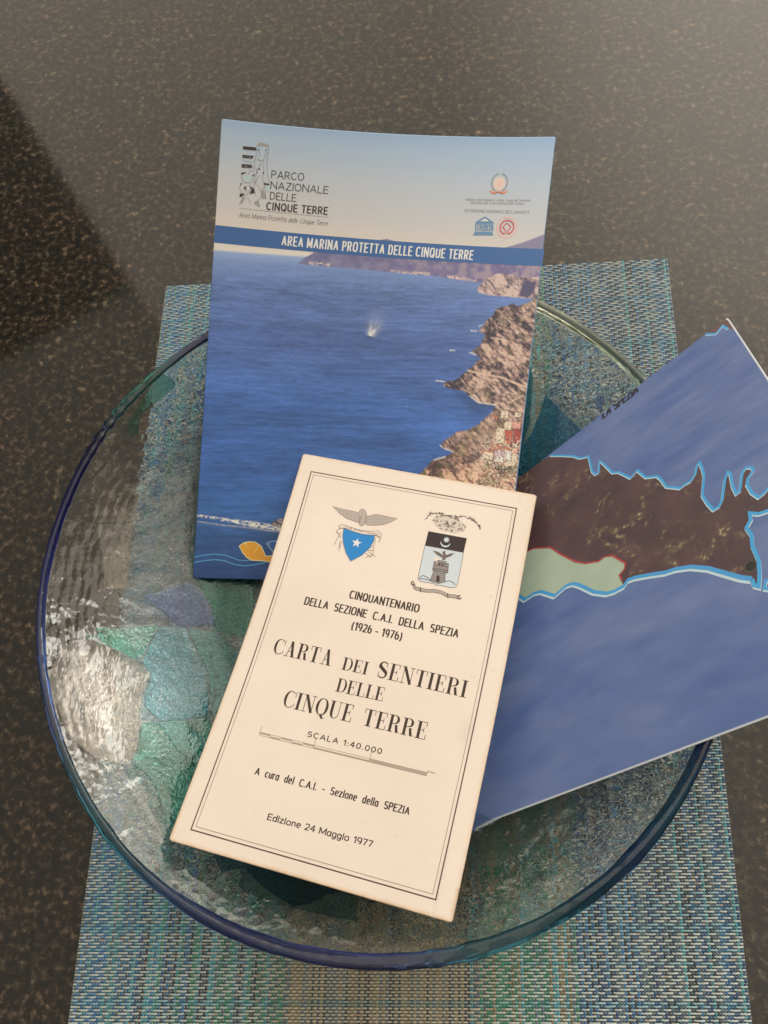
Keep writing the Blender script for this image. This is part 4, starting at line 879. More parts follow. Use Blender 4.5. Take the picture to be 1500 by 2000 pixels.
# ---- brochure with the sea photograph
ILL = np.array([.74, .71, .66])
BW, BH = 176.0, 243.0
bro = Sheet(BRO_GRID, BW, BH)
def y_on(pl, X):
    p = sorted(pl); return np.interp(X, [a_[0] for a_ in p], [a_[1] for a_ in p])
def brochure_art(X, Y):
    shape = X.shape
    yb0 = y_on([BAND[0], BAND[1]], X); yb1 = y_on([BAND[3], BAND[2]], X)
    t = np.clip(Y / yb0, 0, 1.2)
    sky = np.stack([np.interp(t, [0, .12, .45, .8, 1.0, 1.2], v) for v in ([142, 156, 177, 190, 202, 206], [163, 173, 181, 186, 191, 192], [186, 188, 185, 181, 177, 176])], -1)
    sky = sky - 8 * (X / BW)[..., None] * np.array([1.6, 1.0, .2])
    I = np.clip(s2l(sky) / ILL, .004, .9)
    sky_l = I
    yh = y_on(HORIZ, X) + .0
    d = np.clip((Y - yh) / (BH - yh), 0, 1)
    sea = np.stack([np.interp(d, [0, .03, .10, .25, .45, .62, .75, .88, 1], v) for v in
                    ([150, 122, 100, 84, 66, 60, 56, 48, 36], [162, 138, 120, 106, 98, 94, 92, 80, 58], [184, 172, 160, 152, 150, 146, 140, 120, 94])], -1)
    st = fbm(X / 30, Y / 1.6 + .3 * np.sin(X / 17), 1, 5) - .5
    st2 = fbm(X / 7, Y / .8, 5, 4) - .5
    st3 = fbm(X / 2.6, Y / .55, 15, 3) - .5
    lg = fbm(X / 60, Y / 22, 9, 3) - .5
    amp = sstep(0, .10, d)
    sea = sea * (1 + (amp * (.16 * st + .20 * st2 + .16 * st3 + .42 * lg))[..., None]) + (amp * (st * 8 + st2 * 10))[..., None] * np.array([.8, .8, .7])
    seal = np.clip(s2l(np.clip(sea * np.array([.93, .985, 1.05]), 8, 255)) / ILL, .004, .9)
    I = np.where((Y > yb0)[..., None], mixc(np.broadcast_to(np.clip(s2l((206, 198, 186)) / ILL, 0, 1), I.shape), (0, 0, 0), np.zeros(shape)) * np.ones_like(I), I)
    I = mixc(I, (0, 0, 0), np.zeros(shape))
    m = sstep(-.8, .5, Y - yh); I = I * (1 - m[..., None]) + seal * m[..., None]
    def put(mask, c):
        nonlocal I
        c = np.asarray(c); I = I * (1 - mask[..., None]) + c * mask[..., None]
    # hills behind
    n1 = fbm(X / 3.5, Y / 3.5, 3, 4)
    far = np.clip(s2l(np.stack([104 + 50 * (n1 - .5) + 14 * X / BW, 108 + 46 * (n1 - .5), 140 + 30 * (n1 - .5)], -1)) / ILL, .01, .9)
    jit = .5 * (vnoise(X * 1.3, Y * 1.3, 4) - .5)
    mk = sstep(-.15, .25, sdf(X, Y, FAR) + jit)
    warm = sstep(.35, .9, X / BW) * sstep(.45, .65, n1)
    far = mixc(far, ink(150, 132, 142), warm * .8)
    put(mk, far)
    for tr in (FAR_T1, FAR_T2, FAR_T3):
        dd = seg_dist(X, Y, tr)
        put(mk * sstep(1.3, .3, dd) * sstep(.45, .62, vnoise(X * 1.9, Y * 2.2, 6)), ink(205, 182, 172))
    for h in (HILL, HILL2): put(sstep(-.15, .15, sdf(X, Y, h)), ink(122, 118, 142))
    def rock(seed, warmth, light):
        u = X * .80 + Y * .60; v = -X * .60 + Y * .80
        wv_ = 2.2 * fbm(X / 9, Y / 9, seed + 20, 2)
        r1 = fbm(u / 5.5 + wv_, v / 1.5 + wv_, seed, 4); r2 = 1 - 2 * abs(fbm(X / 4.2, Y / 5.2, seed + 2, 3) - .5)
        r3 = fbm(X / 13, Y / 13, seed + 5, 2); r4 = vnoise(X * 1.3, Y * 1.3, seed + 9)
        r5 = fbm(u / 1.6, v / .55, seed + 30, 2)
        t_ = np.clip((r1 - .5) * 2.1 + (r5 - .5) * 1.0 + .54 + (r2 - .8) * .8 + (r4 - .5) * .40 + (r3 - .5) * .9, 0, 1)
        c = np.stack([np.interp(t_, [0, .22, .5, .8, 1], v_) for v_ in ([54, 84, 126, 162, 192], [48, 70, 104, 135, 164], [60, 74, 100, 124, 148])], -1)
        c = c * light + (warmth * np.array([10, -2, -14]))
        return np.clip(s2l(np.clip(c, 5, 250)) / ILL, .004, .9)
    mk = sstep(-.15, .2, sdf(X, Y, PROM) + jit); put(mk, rock(31, -.4, 1.06) * .8 + ink(150, 132, 142) * .2)
    put(mk * sstep(-.6, .8, sdf(X, Y, PROM_SH) + jit), ink(76, 72, 100))
    sh = sstep(-2.5, 1.5, sdf(X, Y, BAYSH)); put(sh * .45, ink(38, 58, 92))
    sc_ = sdf(X, Y, CLIFF) + jit * 1.6
    ck = sstep(-.12, .18, sc_)
    low = sstep(130, 200, Y)
    rk = rock(12, 0, 1.0); rk2 = rock(15, 1.0, 1.10)
    put(ck, rk * (1 - low[..., None]) + rk2 * low[..., None])
    put(ck * sstep(1.6, .0, sc_) * .45, ink(60, 50, 54))
    veg = sstep(.56, .70, fbm(X / 4.5, Y / 4.5, 44, 3)) * (.25 + .45 * low)
    put(ck * veg, ink(112, 104, 74))
    for gx, gy, r_ in GREEN:
        put(ck * sstep(r_ * .62, r_ * .25, np.hypot(X - gx, (Y - gy) * 1.3) + 2.0 * (vnoise(X * 1.2, Y * 1.2, 3) - .5)) * (.45 + .5 * vnoise(X * 2.5, Y * 2.5, 8)), ink(62, 66, 48))
    for gx, gy, r_ in DARKROCK:
        put(ck * sstep(r_ * .62, r_ * .2, np.hypot(X - gx, (Y - gy)) + 2.2 * (vnoise(X, Y, 13) - .5)) * (.5 + .45 * vnoise(X * 2, Y * 2, 5)), ink(54, 44, 54))
    for rd, w_ in ((ROAD1, .42), (ROAD2, .3), (ROAD3, .25)):
        put(sstep(w_ + .25, w_ - .1, seg_dist(X, Y, rd)) * .75, ink(206, 178, 158))
    hcol = {'red': (172, 84, 70), 'red2': (150, 62, 56), 'cream': (222, 192, 168), 'pink': (206, 150, 136), 'roof': (176, 112, 92), 'lil': (186, 164, 174), 'white': (224, 206, 196)}
    for pl, cn in HOUSES:
        s0 = sdf(X, Y, pl)
        put(sstep(-.12, .12, s0), ink(*hcol[cn]))
        put(sstep(-.1, .1, s0) * sstep(.62, .72, vnoise(X * 2.3, Y * 1.6, 66)) * .7, ink(96, 70, 66))
        put(sstep(-.45, -.1, s0) * sstep(.05, -.15, s0) * .55 * (X > np.mean([q[0] for q in pl])), ink(70, 52, 52))
    cl = sstep(.66, .74, vnoise(X * 1.5, Y * 1.7, 91)) * sstep(155, 165, Y) * sstep(146, 156, X)
    put(ck * cl * .8, ink(222, 196, 176))
    for fl in FOAM:
        put(sstep(.55, .1, seg_dist(X, Y, fl) + .5 * (vnoise(X * 2, Y * 2, 2) - .5)) * .7, ink(206, 204, 204))
    # speed boat far out and its wake
    bx, by = BOAT[0]; tx, ty = BOAT[2]
    ux, uy = (tx - bx), (ty - by); L_ = math.hypot(ux, uy); ux /= L_; uy /= L_
    al = (X - bx) * ux + (Y - by) * uy; pr = -(X - bx) * uy + (Y - by) * ux
    fan = np.exp(-(pr / (1.9 + np.clip(al, 0, 20) * .30)) ** 2) * sstep(-.9, .3, al) * np.exp(-np.clip(al - 1.5, 0, 99) / 4.0)
    arms = np.exp(-((np.abs(pr) - .30 * np.clip(al, 0, 20) - .35) / .42) ** 2) * sstep(-.5, .4, al) * np.exp(-np.clip(al - 1.0, 0, 99) / 2.6)
    put(np.clip(arms * 1.2, 0, .95), ink(222, 216, 210))
    put(sstep(.8, .35, np.hypot(X - bx, (Y - by + .3))) * .95, ink(228, 222, 214))
    put(np.clip(.55 * fan * (.75 + 1.6 * np.abs(vnoise(pr * 2.2, al * .5, 6) - .25)), 0, .95), ink(214, 208, 204))
    put(sstep(.9, .4, np.hypot(X - bx - .1, (Y - by - .9) * 1.3)) * .8, ink(70, 62, 80))
    # ferry wake at the bottom
    yw = y_on(WAKE, X); yw2 = y_on(WAKE2, X); xe = WAKE[-1][0]
    on = (X < xe + 1)
    hgt = 1.0 + 1.9 * sstep(0, xe, X)
    wk = on * sstep(hgt, .0, np.abs(Y - yw - .6 * hgt)) * sstep(.34, .62, fbm(X * .75, Y * 1.8, 17, 3))
    put(np.clip(wk * 1.6, 0, .97), ink(216, 204, 192))
    put(on * sstep(.5, .15, np.abs(Y - yw2)) * (.5 + .6 * vnoise(X * .8, Y, 3)), ink(160, 160, 172))
    put(on * sstep(1.6, .2, np.abs(Y - (yw2 + .5))) * .25, ink(96, 112, 140))
    put(sstep(-.2, .2, sdf(X, Y, FERRY)) * .9, mixc(np.broadcast_to(ink(60, 50, 60), I.shape), ink(190, 176, 166), sstep(.5, .62, vnoise(X * 2.2, Y * 2.2, 4))))
    return I
root_b = empty('brochure', tuple(bro.f(.5, .5)))
tagthing(root_b, 'marine park brochure with a blue sea and cliff photograph, leaning on the far rim', 'brochure')
cover(bro, BW, BH, 440, 608, brochure_art, M_GLOSSY, root_b, 'front_cover', round_=1.0)
slab(bro, BW, BH, -.17, -.75, .35, ink(214, 212, 204), M_PAGES, root_b, 'inner_pages')
slab(bro, BW, BH, -.80, -.98, .0, ink(120, 150, 180), M_GLOSSY, root_b, 'back_cover', fan=.5)
WHITE = tuple(ink(236, 232, 222)); BLACK = tuple(ink(52, 44, 42)); BLUE = tuple(ink(54, 92, 142)); GREY = tuple(ink(104, 98, 94))
k_ = Ink(bro, .06)
k_.stroke([((BAND[0][0] + BAND[3][0]) / 2 + .3, (BAND[0][1] + BAND[3][1]) / 2), ((BAND[1][0] + BAND[2][0]) / 2 - .3, (BAND[1][1] + BAND[2][1]) / 2)],
          abs(BAND[3][1] - BAND[0][1] + BAND[2][1] - BAND[1][1]) / 2, BLUE, sub=2.5)
k_.build('title_band', M_GLOSSY, root_b, 'blue band behind the white title')
k_ = Ink(bro, .13)
for txt, a_, b_, cp, kw in BRO_TEXT:
    if kw['st'] == 'cond': write(k_, txt, a_, b_, cp, 'cond', WHITE)
k_.build('title_lettering', M_GLOSSY, root_b, 'white title lettering AREA MARINA PROTETTA DELLE CINQUE TERRE')
k_ = Ink(bro, .08)
for txt, a_, b_, cp, kw in BRO_TEXT:
    if kw['st'] == 'cond': continue
    write(k_, txt, a_, b_, cp, kw['st'], GREY if kw['st'] == 'ital' else (tuple(ink(136, 132, 128)) if kw['st'] == 'tiny' else BLACK))
k_.stroke(RULE, .16, GREY)
k_.build('lettering', M_GLOSSY, root_b)
k_ = Ink(bro, .07)
for pl in LOGO_GREY: k_.poly(pl, tuple(ink(146, 142, 136)))
for pl in LOGO_TEAL: k_.poly(pl, tuple(ink(164, 186, 180)))
k_.z = .11
for pl in LOGO_BARS: k_.poly(pl, BLACK)
k_.z = .15
for pl in LOGO_LINES: k_.stroke(pl, .17, tuple(ink(112, 108, 106)))
for i in range(26):                                  # engraving-like flecks over the bars
    rr_ = random.Random(i); q = LOGO_BARS[1 + i % 2]; cx_ = np.mean([p[0] for p in q]); cy_ = np.mean([p[1] for p in q])
    x_ = cx_ + rr_.uniform(-2.2, 1.6); y_ = cy_ + rr_.uniform(-.6, .6)
    k_.stroke([(x_, y_), (x_ + rr_.uniform(-.4, .5), y_ + rr_.uniform(-.3, .3))], .12, tuple(ink(190, 190, 184)))
k_.build('park_emblem', M_GLOSSY, root_b, 'small black and grey drawn park emblem')
# state emblem, world heritage and temple marks
k_ = Ink(bro, .07)
(ex, ey), ex0, ey0 = ITALY[0], ITALY[1][0], ITALY[2][1]
rx_, ry_ = abs(ex - ex0), abs(ey - ey0) * .98
k_.poly([(ex + rx_ * .62 * math.cos(t), ey + .2 + ry_ * .66 * math.sin(t)) for t in np.linspace(0, 2 * math.pi, 24, endpoint=False)], tuple(ink(200, 180, 166)))
k_.z = .10
sp_ = [(ex + rx_ * (.34 if i % 2 == 0 else .15) * math.sin(i * math.pi / 5), ey - .2 - ry_ * (.36 if i % 2 == 0 else .16) * math.cos(i * math.pi / 5)) for i in range(10)]
k_.poly(sp_, tuple(ink(206, 168, 160)))
for sgn in (-1, 1):
    for i in range(13):
        t = math.radians(-75 + i * 11.5); cx_ = ex + sgn * rx_ * .82 * math.cos(t); cy_ = ey + ry_ * .86 * math.sin(t)
        for dl in (-.32, .32):
            k_.stroke([(cx_, cy_), (cx_ + sgn * (dl + .1), cy_ - .62)], [.36, .12], tuple(ink(92, 96, 66) if i % 3 else ink(128, 116, 70)))
k_.z = .12
yb_ = ey + ry_ * .82
k_.stroke([(ex - rx_ * .95, yb_ - .5), (ex - rx_ * .6, yb_ + .5), (ex, yb_ + .1), (ex + rx_ * .6, yb_ + .5), (ex + rx_ * .95, yb_ - .5)], [.5, 1.0, .7, 1.0, .5], tuple(ink(214, 124, 92)))
k_.stroke([(ex - rx_ * .5, yb_ + 1.1), (ex, yb_ + .1), (ex + rx_ * .5, yb_ + 1.1)], .28, tuple(ink(110, 80, 60)))
k_.build('state_emblem', M_GLOSSY, root_b, 'small wreath emblem with a star and a red ribbon')
k_ = Ink(bro, .07)
TB = tuple(ink(92, 126, 156))
k_.poly([UNESCO[0][0], UNESCO[0][1], UNESCO[0][2], UNESCO[1][2], UNESCO[1][3]], TB)
k_.poly(UNESCO[4], TB); 
for p in (UNESCO[2], UNESCO[3]): k_.poly(p, TB)
k_.z = .11
tri = [np.array(UNESCO[0][0]), np.array(UNESCO[0][1]), np.array(UNESCO[0][2])]; cg = sum(tri) / 3
k_.poly([tuple(cg + (p - cg) * .5) for p in tri], tuple(ink(196, 196, 190)))
write(k_, UNESCO_T[0], UNESCO_T[1], UNESCO_T[2], UNESCO_T[3], 'didtiny', TB)
for i in range(3):
    yy_ = UNESCO[4][2][1] - .25 - i * .0
k_.build('temple_mark', M_GLOSSY, root_b, 'small blue temple shaped mark with six letter columns')
k_ = Ink(bro, .07)
(wx, wy), wr = WHS[0][0], abs(WHS[1][0][0] - WHS[0][0][0])
RD = tuple(ink(184, 84, 86)); RL = tuple(ink(204, 140, 136))
k_.stroke([(wx + (wr + 1.0) * math.cos(t), wy + (wr + 1.0) * math.sin(t)) for t in np.linspace(0, 2 * math.pi, 40, endpoint=False)], .75, tuple(ink(206, 172, 164)), closed=True)
k_.z = .10
for i in range(46):
    t = i / 46 * 2 * math.pi
    k_.stroke([(wx + (wr + .85) * math.cos(t), wy + (wr + .85) * math.sin(t)), (wx + (wr + 1.2) * math.cos(t), wy + (wr + 1.2) * math.sin(t))], .2, RL)
k_.stroke([(wx + wr * .86 * math.cos(t), wy + wr * .86 * math.sin(t)) for t in np.radians(np.linspace(102, 438, 34))], .75, RD)
k_.stroke(WHS_D[0], .55, RD)
k_.build('heritage_mark', M_GLOSSY, root_b, 'small round red mark with a square inside a ring')
# fish and waves along the bottom
k_ = Ink(bro, .07)
WL = tuple(ink(72, 128, 172))
k_.stroke(WAVE1, .72, WL); k_.stroke(WAVE2, .72, WL)
k_.z = .10
k_.poly(FISH, tuple(ink(206, 146, 48)))
k_.poly(FISH2, tuple(ink(44, 86, 140)))
k_.z = .13
k_.stroke(FISH, .5, tuple(ink(198, 192, 150)), closed=True); k_.stroke(FISH2, .5, tuple(ink(130, 162, 190)), closed=True)
fx, fy = FISH[1]
k_.z = .16
k_.poly([(fx + 1.3 + .6 * math.cos(t), fy + .5 + .55 * math.sin(t)) for t in np.linspace(0, 6.28, 12, endpoint=False)], tuple(ink(236, 206, 120)))
k_.stroke([(FISH[4][0] - 1.2, FISH[4][1] + .3), (FISH[4][0] - 2.2, FISH[4][1] + 2.2), (FISH[4][0] - 3.3, FISH[4][1] + 4.3)], .34, tuple(ink(226, 190, 110)))
for i in range(10):
    rr_ = random.Random(i + 5); x_ = fx + rr_.uniform(.6, 3.2); y_ = fy + rr_.uniform(.6, 3.0)
    k_.stroke([(x_, y_), (x_ + .35, y_ + .1)], .2, tuple(ink(226, 176, 100)))
gx_, gy_ = FISH2[0]
k_.poly([(gx_ + 1.7 + .3 * math.cos(t), gy_ + .1 + .28 * math.sin(t)) for t in np.linspace(0, 6.28, 10, endpoint=False)], tuple(ink(200, 214, 224)))
k_.build('fish_drawing', M_GLOSSY, root_b, 'orange and blue fish drawn on light blue wave lines')

# ---- folded map sheet, lower right
ILL = np.array([1.10, .88, .69])
SW, SH_ = 185.0, 160.0
shp = Sheet(SHEET_GRID, SW, SH_)
def sheet_art(X, Y):
    q_ = X * .55 - Y * .83; w_ = X * .83 + Y * .55
    n = 1.5 * (fbm(Y / 24 + X / 80, X / 9, 3, 4) - .5); n2 = 1.3 * (fbm(Y / 9, X / 4, 8, 3) - .5)
    c = np.stack([100 + 34 * n + 10 * n2, 112 + 24 * n + 9 * n2, 148 + 10 * n + 9 * n2], -1)
    I = np.clip(s2l(np.clip(c, 0, 255)) / ILL, .004, .9)
    def put(mask, c_):
        nonlocal I
        I = I * (1 - mask[..., None]) + np.asarray(c_) * mask[..., None]
    m = sstep(-.12, .12, sdf(X, Y, BROWN))
    b = fbm(X / 12, Y / 12, 4, 5)
    br = np.stack([84 + 50 * (b - .5), 54 + 26 * (b - .5), 54 + 18 * (b - .5)], -1)
    put(m, np.clip(s2l(np.clip(br, 5, 255)) / ILL, .004, .9))
    zone = sstep(.40, .68, fbm(X / 22 + 3, Y / 22, 22, 3)) * (.25 + .75 * sstep(35, 85, Y))
    zone = np.maximum(zone, .5 * sstep(.58, .74, fbm(X / 12, Y / 12, 61, 3)))
    wq = 3.0 * fbm(X / 14, Y / 14, 77, 3)
    v = 1 - abs(2 * fbm(X / 7 + wq, Y / 7 - wq, 40, 4) - 1)
    put(m * sstep(.70, .98, v) * zone * .38, ink(142, 108, 74))
    grain = sstep(.52, .86, fbm(X * .62, Y * .62, 71, 3)) * sstep(.80, .97, v)
    put(m * np.clip(grain * zone * 1.4, 0, .95), ink(176, 148, 92))
    sp = sstep(.80, .93, vnoise(X * .85, Y * .85, 70)) * sstep(.75, .95, v) * zone
    put(m * np.clip(sp * 1.3, 0, .95), ink(214, 184, 124))
    g = sstep(-.12, .12, sdf(X, Y, GREENLAND))
    gn = fbm(X / 10, Y / 10, 2, 3) - .5
    put(g, np.clip(s2l(np.stack([180 + 14 * gn, 182 + 10 * gn, 148 + 10 * gn], -1)) / ILL, 0, .9))
    put(sstep(-.1, .1, sdf(X, Y, LAGOON)), ink(84, 72, 66))
    put(sstep(-.1, .1, sdf(X, Y, CORNER)), ink(110, 76, 68))
    wb = np.maximum(sstep(.75, .45, Y), sstep(.75, .45, SW - X))
    put(wb, ink(216, 204, 190))
    return I
root_s = empty('folded_map', tuple(shp.f(.5, .5)))
tagthing(root_s, 'folded blue and dark brown coast map propped on the right rim of the bowl', 'map')
cover(shp, SW, SH_, 420, 364, sheet_art, M_SHEET, root_s, 'printed_face', round_=3.0, edge=.2)
slab(shp, SW, SH_, -.22, -.9, .5, ink(226, 214, 200), M_PAGES, root_s, 'folded_layers')
slab(shp, SW, SH_, -.95, -1.15, .1, ink(216, 210, 200), M_SHEET, root_s, 'back_layer')
CY = tuple(ink(70, 160, 200)); CY2 = tuple(ink(74, 154, 196)); PAL = tuple(ink(206, 212, 204)); RED = tuple(ink(188, 52, 56))
def inside_sheet(P): return [(min(max(p[0], .35), SW - .35), min(max(p[1], .35), SH_ - .35)) for p in P]
def shore(k, pts, w, c1, c2, shift):
    P = [tuple(p) for p in pts if -1 < p[0] < SW + 1 and -1 < p[1] < SH_ + 1]
    if len(P) < 2: return
    k.z = .06; k.stroke([(p[0] + shift[0], p[1] + shift[1]) for p in P], w, c2, sub=4)
    k.z = .10; k.stroke(P, w, c1, sub=4)
# direction "down in the picture" expressed on the sheet, so that the pale line follows below the blue one
k_ = Ink(shp, .06)
shore(k_, COAST_LO, 1.5, CY2, PAL, (.85, .45))
k_.build('shoreline', M_SHEET, root_s, 'thick light blue and white shoreline of the lower coast')
for pts_, w_, c_, sh_, lb_ in ((COAST_UP, 1.0, CY, (.45, .3), 'jagged light blue shoreline of the upper coast'),
                               (COAST_R, 1.2, CY, (.7, .1), 'light blue shoreline of the right bay'),
                               (CORNERL, 1.1, CY, (.55, .1), 'short light blue shoreline at the upper corner'),
                               ([LAGOON[2], LAGOON[1], LAGOON[0], LAGOON[3]], .9, CY, (.7, .1), 'small light blue shoreline beside the dot')):
    k_ = Ink(shp, .06); shore(k_, pts_, w_, c_, PAL, sh_); k_.build('shoreline', M_SHEET, root_s, lb_)
k_ = Ink(shp, .13); k_.stroke(REDLINE, .7, RED, sub=4); k_.build('border_line', M_SHEET, root_s, 'thin red border line around the pale green land')
k_ = Ink(shp, .16)
dx_, dy_ = DOT[0]; dr = np.hypot(DOT[1][0] - dx_, DOT[1][1] - dy_)
k_.poly([(dx_ + dr * math.cos(t), dy_ + dr * math.sin(t)) for t in np.linspace(0, 2 * math.pi, 28, endpoint=False)], tuple(ink(28, 24, 22)))
k_.stroke([(dx_ + dr * 1.08 * math.cos(t), dy_ + dr * 1.08 * math.sin(t)) for t in np.linspace(0, 2 * math.pi, 28, endpoint=False)], .22, tuple(ink(96, 84, 66)), closed=True)
k_.build('town_dot', M_SHEET, root_s, 'dark round town dot')
def clip_edge(q):
    """keep only what lies on the sheet (x > 0.25 mm): the word is cut by the fold"""
    out = []; lim = .25
    for i in range(len(q)):
        a_, b_ = q[i], q[(i + 1) % len(q)]
        ia, ib = a_[0] >= lim, b_[0] >= lim
        if ia: out.append(a_)
        if ia != ib:
            t = (lim - a_[0]) / (b_[0] - a_[0]); out.append(a_ + (b_ - a_) * t)
    return out
k_ = Ink(shp, .12)
for txt, a_, b_, cp, kw in SHEET_TEXT: write(k_, txt, a_, b_, cp, 'sheet', tuple(ink(36, 34, 48)), clip=clip_edge)
k_.build('lettering', M_SHEET, root_s, 'black lettering LA SPEZIA cut by the fold')

# ---- cream trail map on top
ILL = np.array([.985, .895, .755])
WW_, WH_ = 131.0, 206.0
wsh = Sheet(WHITE_GRID, WW_, WH_)
def white_art(X, Y):
    n = fbm(X / 40, Y / 40, 5, 4) - .5
    c = np.stack([234 + 7 * n, 213 + 8 * n, 188 + 10 * n], -1)
    I = np.clip(s2l(c) / ILL, 0, .9)
    d = np.minimum(np.minimum(X, WW_ - X), np.minimum(Y, WH_ - Y)) + 1.2 * (fbm(X / 4, Y / 4, 7, 3) - .5)
    side = np.where(WH_ - Y < 14, 1.0, .55)
    m = sstep(2.3, -.1, d) * side
    I = mixc(I, ink(214, 172, 122), m * .6)
    m2 = sstep(.55, -.1, d); I = mixc(I, ink(160, 112, 70), m2 * .45 * side)
    sm = np.exp(-((X - 119) / 3.5) ** 2 - ((Y - 128) / 6) ** 2) * (.4 + .6 * vnoise(X * 1.2, Y * 1.2, 3)) + .5 * np.exp(-((X - 122.5) / 1.2) ** 2) * sstep(.5, .75, vnoise(X * .4, Y * .12, 19))
    I = mixc(I, ink(204, 186, 166), np.clip(sm, 0, 1) * .45)
    sp = sstep(.93, .97, vnoise(X * .55, Y * .55, 33)); I = mixc(I, ink(214, 190, 160), sp * .3)
    return I
root_w = empty('trail_map', tuple(wsh.f(.5, .5)))
tagthing(root_w, 'aged cream folded trail map with a black Italian title, lying on top', 'map')
EDGE_COL = ink(196, 160, 120)
cover(wsh, WW_, WH_, 262, 412, white_art, M_MATT, root_w, 'front_panel', round_=1.6, edge=.25)
slab(wsh, WW_, WH_, -.27, -.85, .45, ink(214, 186, 150), M_PAGES, root_w, 'folded_layers')
slab(wsh, WW_, WH_, -.9, -1.4, .1, ink(206, 176, 140), M_PAGES, root_w, 'folded_layers', fan=.3)
INK_ = tuple(ink(66, 48, 40)); THIN = tuple(ink(120, 96, 78))
k_ = Ink(wsh, .06)
f0 = W_FRAME
k_.stroke(f0, .55, tuple(ink(84, 62, 50)), closed=True, sub=4)
cx_ = np.mean([p[0] for p in f0]); cy_ = np.mean([p[1] for p in f0])
ins_ = [(p[0] + (1.75 if p[0] < cx_ else -1.75), p[1] + (1.75 if p[1] < cy_ else -1.75)) for p in f0]
k_.stroke(ins_, .22, THIN, closed=True, sub=4)
k_.build('printed_frame', M_MATT, root_w, 'double line frame printed around the title page')
k_ = Ink(wsh, .06)
for txt, a_, b_, cp, kw in WHITE_TEXT:
    write(k_, txt, a_, b_, cp, kw['st'], INK_)
k_.build('lettering', M_MATT, root_w)
# scale bar
k_ = Ink(wsh, .06)
sb0, sb1 = np.array(SCALEBAR[0]), np.array(SCALEBAR[1]); sd = (sb1 - sb0); sl_ = np.linalg.norm(sd); sd /= sl_; su = np.array([sd[1], -sd[0]])
SG = tuple(ink(150, 130, 110)); 
for off, w_ in ((0, .2), (-1.4, .2)): k_.stroke([sb0 + su * off, sb1 + su * off], w_, SG)
for f_, h_ in ((0, 3.0), (1 / 3, 3.0), (2 / 3, 3.6), (1, 1.0)):
    p_ = sb0 + sd * sl_ * f_; k_.stroke([p_ - su * 1.4, p_ + su * h_], .22, SG)
k_.z = .09
for f0_, f1_, lo in ((0, .066, 0), (.066, .13, 1), (.13, .2, 0), (.2, .266, 1), (.266, .333, 0), (.333, .666, 1), (.666, 1, 0)):
    o_ = -.35 if lo == 0 else -1.05
    k_.stroke([sb0 + sd * sl_ * f0_ + su * o_, sb0 + sd * sl_ * f1_ + su * o_], .62, tuple(ink(172, 152, 130)))
k_.stroke([sb0 + sd * sl_ * .666 + su * -1.05, sb1 + su * -1.05], .5, tuple(ink(176, 158, 136)))
k_.build('scale_bar', M_MATT, root_w, 'thin printed scale bar')
# club emblem: eagle over a blue shield
k_ = Ink(wsh, .06)
BLU = tuple(ink(42, 130, 186)); MG = tuple(ink(150, 132, 118)); PAPER = tuple(ink(226, 206, 184))
def hatch(k, poly, n, w, col, ang, seed):
    rr_ = random.Random(seed)
    xs_ = [p[0] for p in poly]; ys_ = [p[1] for p in poly]
    c_ = (np.mean(xs_), np.mean(ys_)); R_ = max(max(xs_) - min(xs_), max(ys_) - min(ys_))
    ca, sa_ = math.cos(ang), math.sin(ang)
    for i in range(n):
        o_ = (i + .5) / n * 2 - 1
        bx_ = c_[0] - sa_ * o_ * R_ * .6; by_ = c_[1] + ca * o_ * R_ * .6
        run = []
        for t in np.linspace(-.7, .7, 60):
            x_ = bx_ + ca * t * R_; y_ = by_ + sa_ * t * R_
            ins = bool(inside(np.array([x_]), np.array([y_]), poly)[0])
            if ins: run.append((x_, y_))
            if (not ins or t > .69) and len(run) > 2:
                q = [run[0], run[len(run) // 2], run[-1]]; k.stroke(q, w, col); run = []
k_.poly(W_WINGL, tuple(ink(196, 178, 160))); k_.poly(W_WINGR, tuple(ink(196, 178, 160))); k_.poly(W_BODY, tuple(ink(190, 172, 154)))
k_.z = .095
for w_ in (W_WINGL, W_WINGR, W_BODY): k_.stroke(w_, .18, tuple(ink(120, 102, 90)), closed=True)
hatch(k_, W_WINGL, 22, .13, tuple(ink(130, 112, 100)), .45, 1); hatch(k_, W_WINGR, 22, .13, tuple(ink(130, 112, 100)), -.18, 2)
hatch(k_, W_WINGL, 10, .11, tuple(ink(150, 132, 116)), 1.4, 1); hatch(k_, W_WINGR, 10, .11, tuple(ink(150, 132, 116)), 1.7, 2); hatch(k_, W_BODY, 9, .13, MG, 1.2, 3)
for ln in W_LINES: k_.stroke(ln, .28, tuple(ink(140, 116, 98)))
k_.z = .12
k_.poly(W_SHIELD, BLU); k_.stroke(W_SHIELD, .3, tuple(ink(120, 116, 120)), closed=True)
k_.z = .15
sx_, sy_ = W_STAR[0]; sr = np.hypot(W_STAR[1][0] - sx_, W_STAR[1][1] - sy_)
k_.poly([(sx_ + sr * (1 if i % 2 == 0 else .4) * math.sin(i * math.pi / 5), sy_ - sr * (1 if i % 2 == 0 else .4) * math.cos(i * math.pi / 5)) for i in range(10)], tuple(ink(232, 220, 204)))
k_.poly(W_BANNER, PAPER); k_.z = .18; k_.stroke(W_BANNER, .22, tuple(ink(110, 92, 80)), closed=True)
write(k_, W_BANTXT[0], (W_BANTXT[1][0], W_BANTXT[1][1] + .3), (W_BANTXT[2][0], W_BANTXT[2][1] + .3), W_BANTXT[3], 'tiny', tuple(ink(120, 102, 90)))
k_.build('eagle_emblem', M_MATT, root_w, 'eagle with spread wings above a blue shield with a white star')
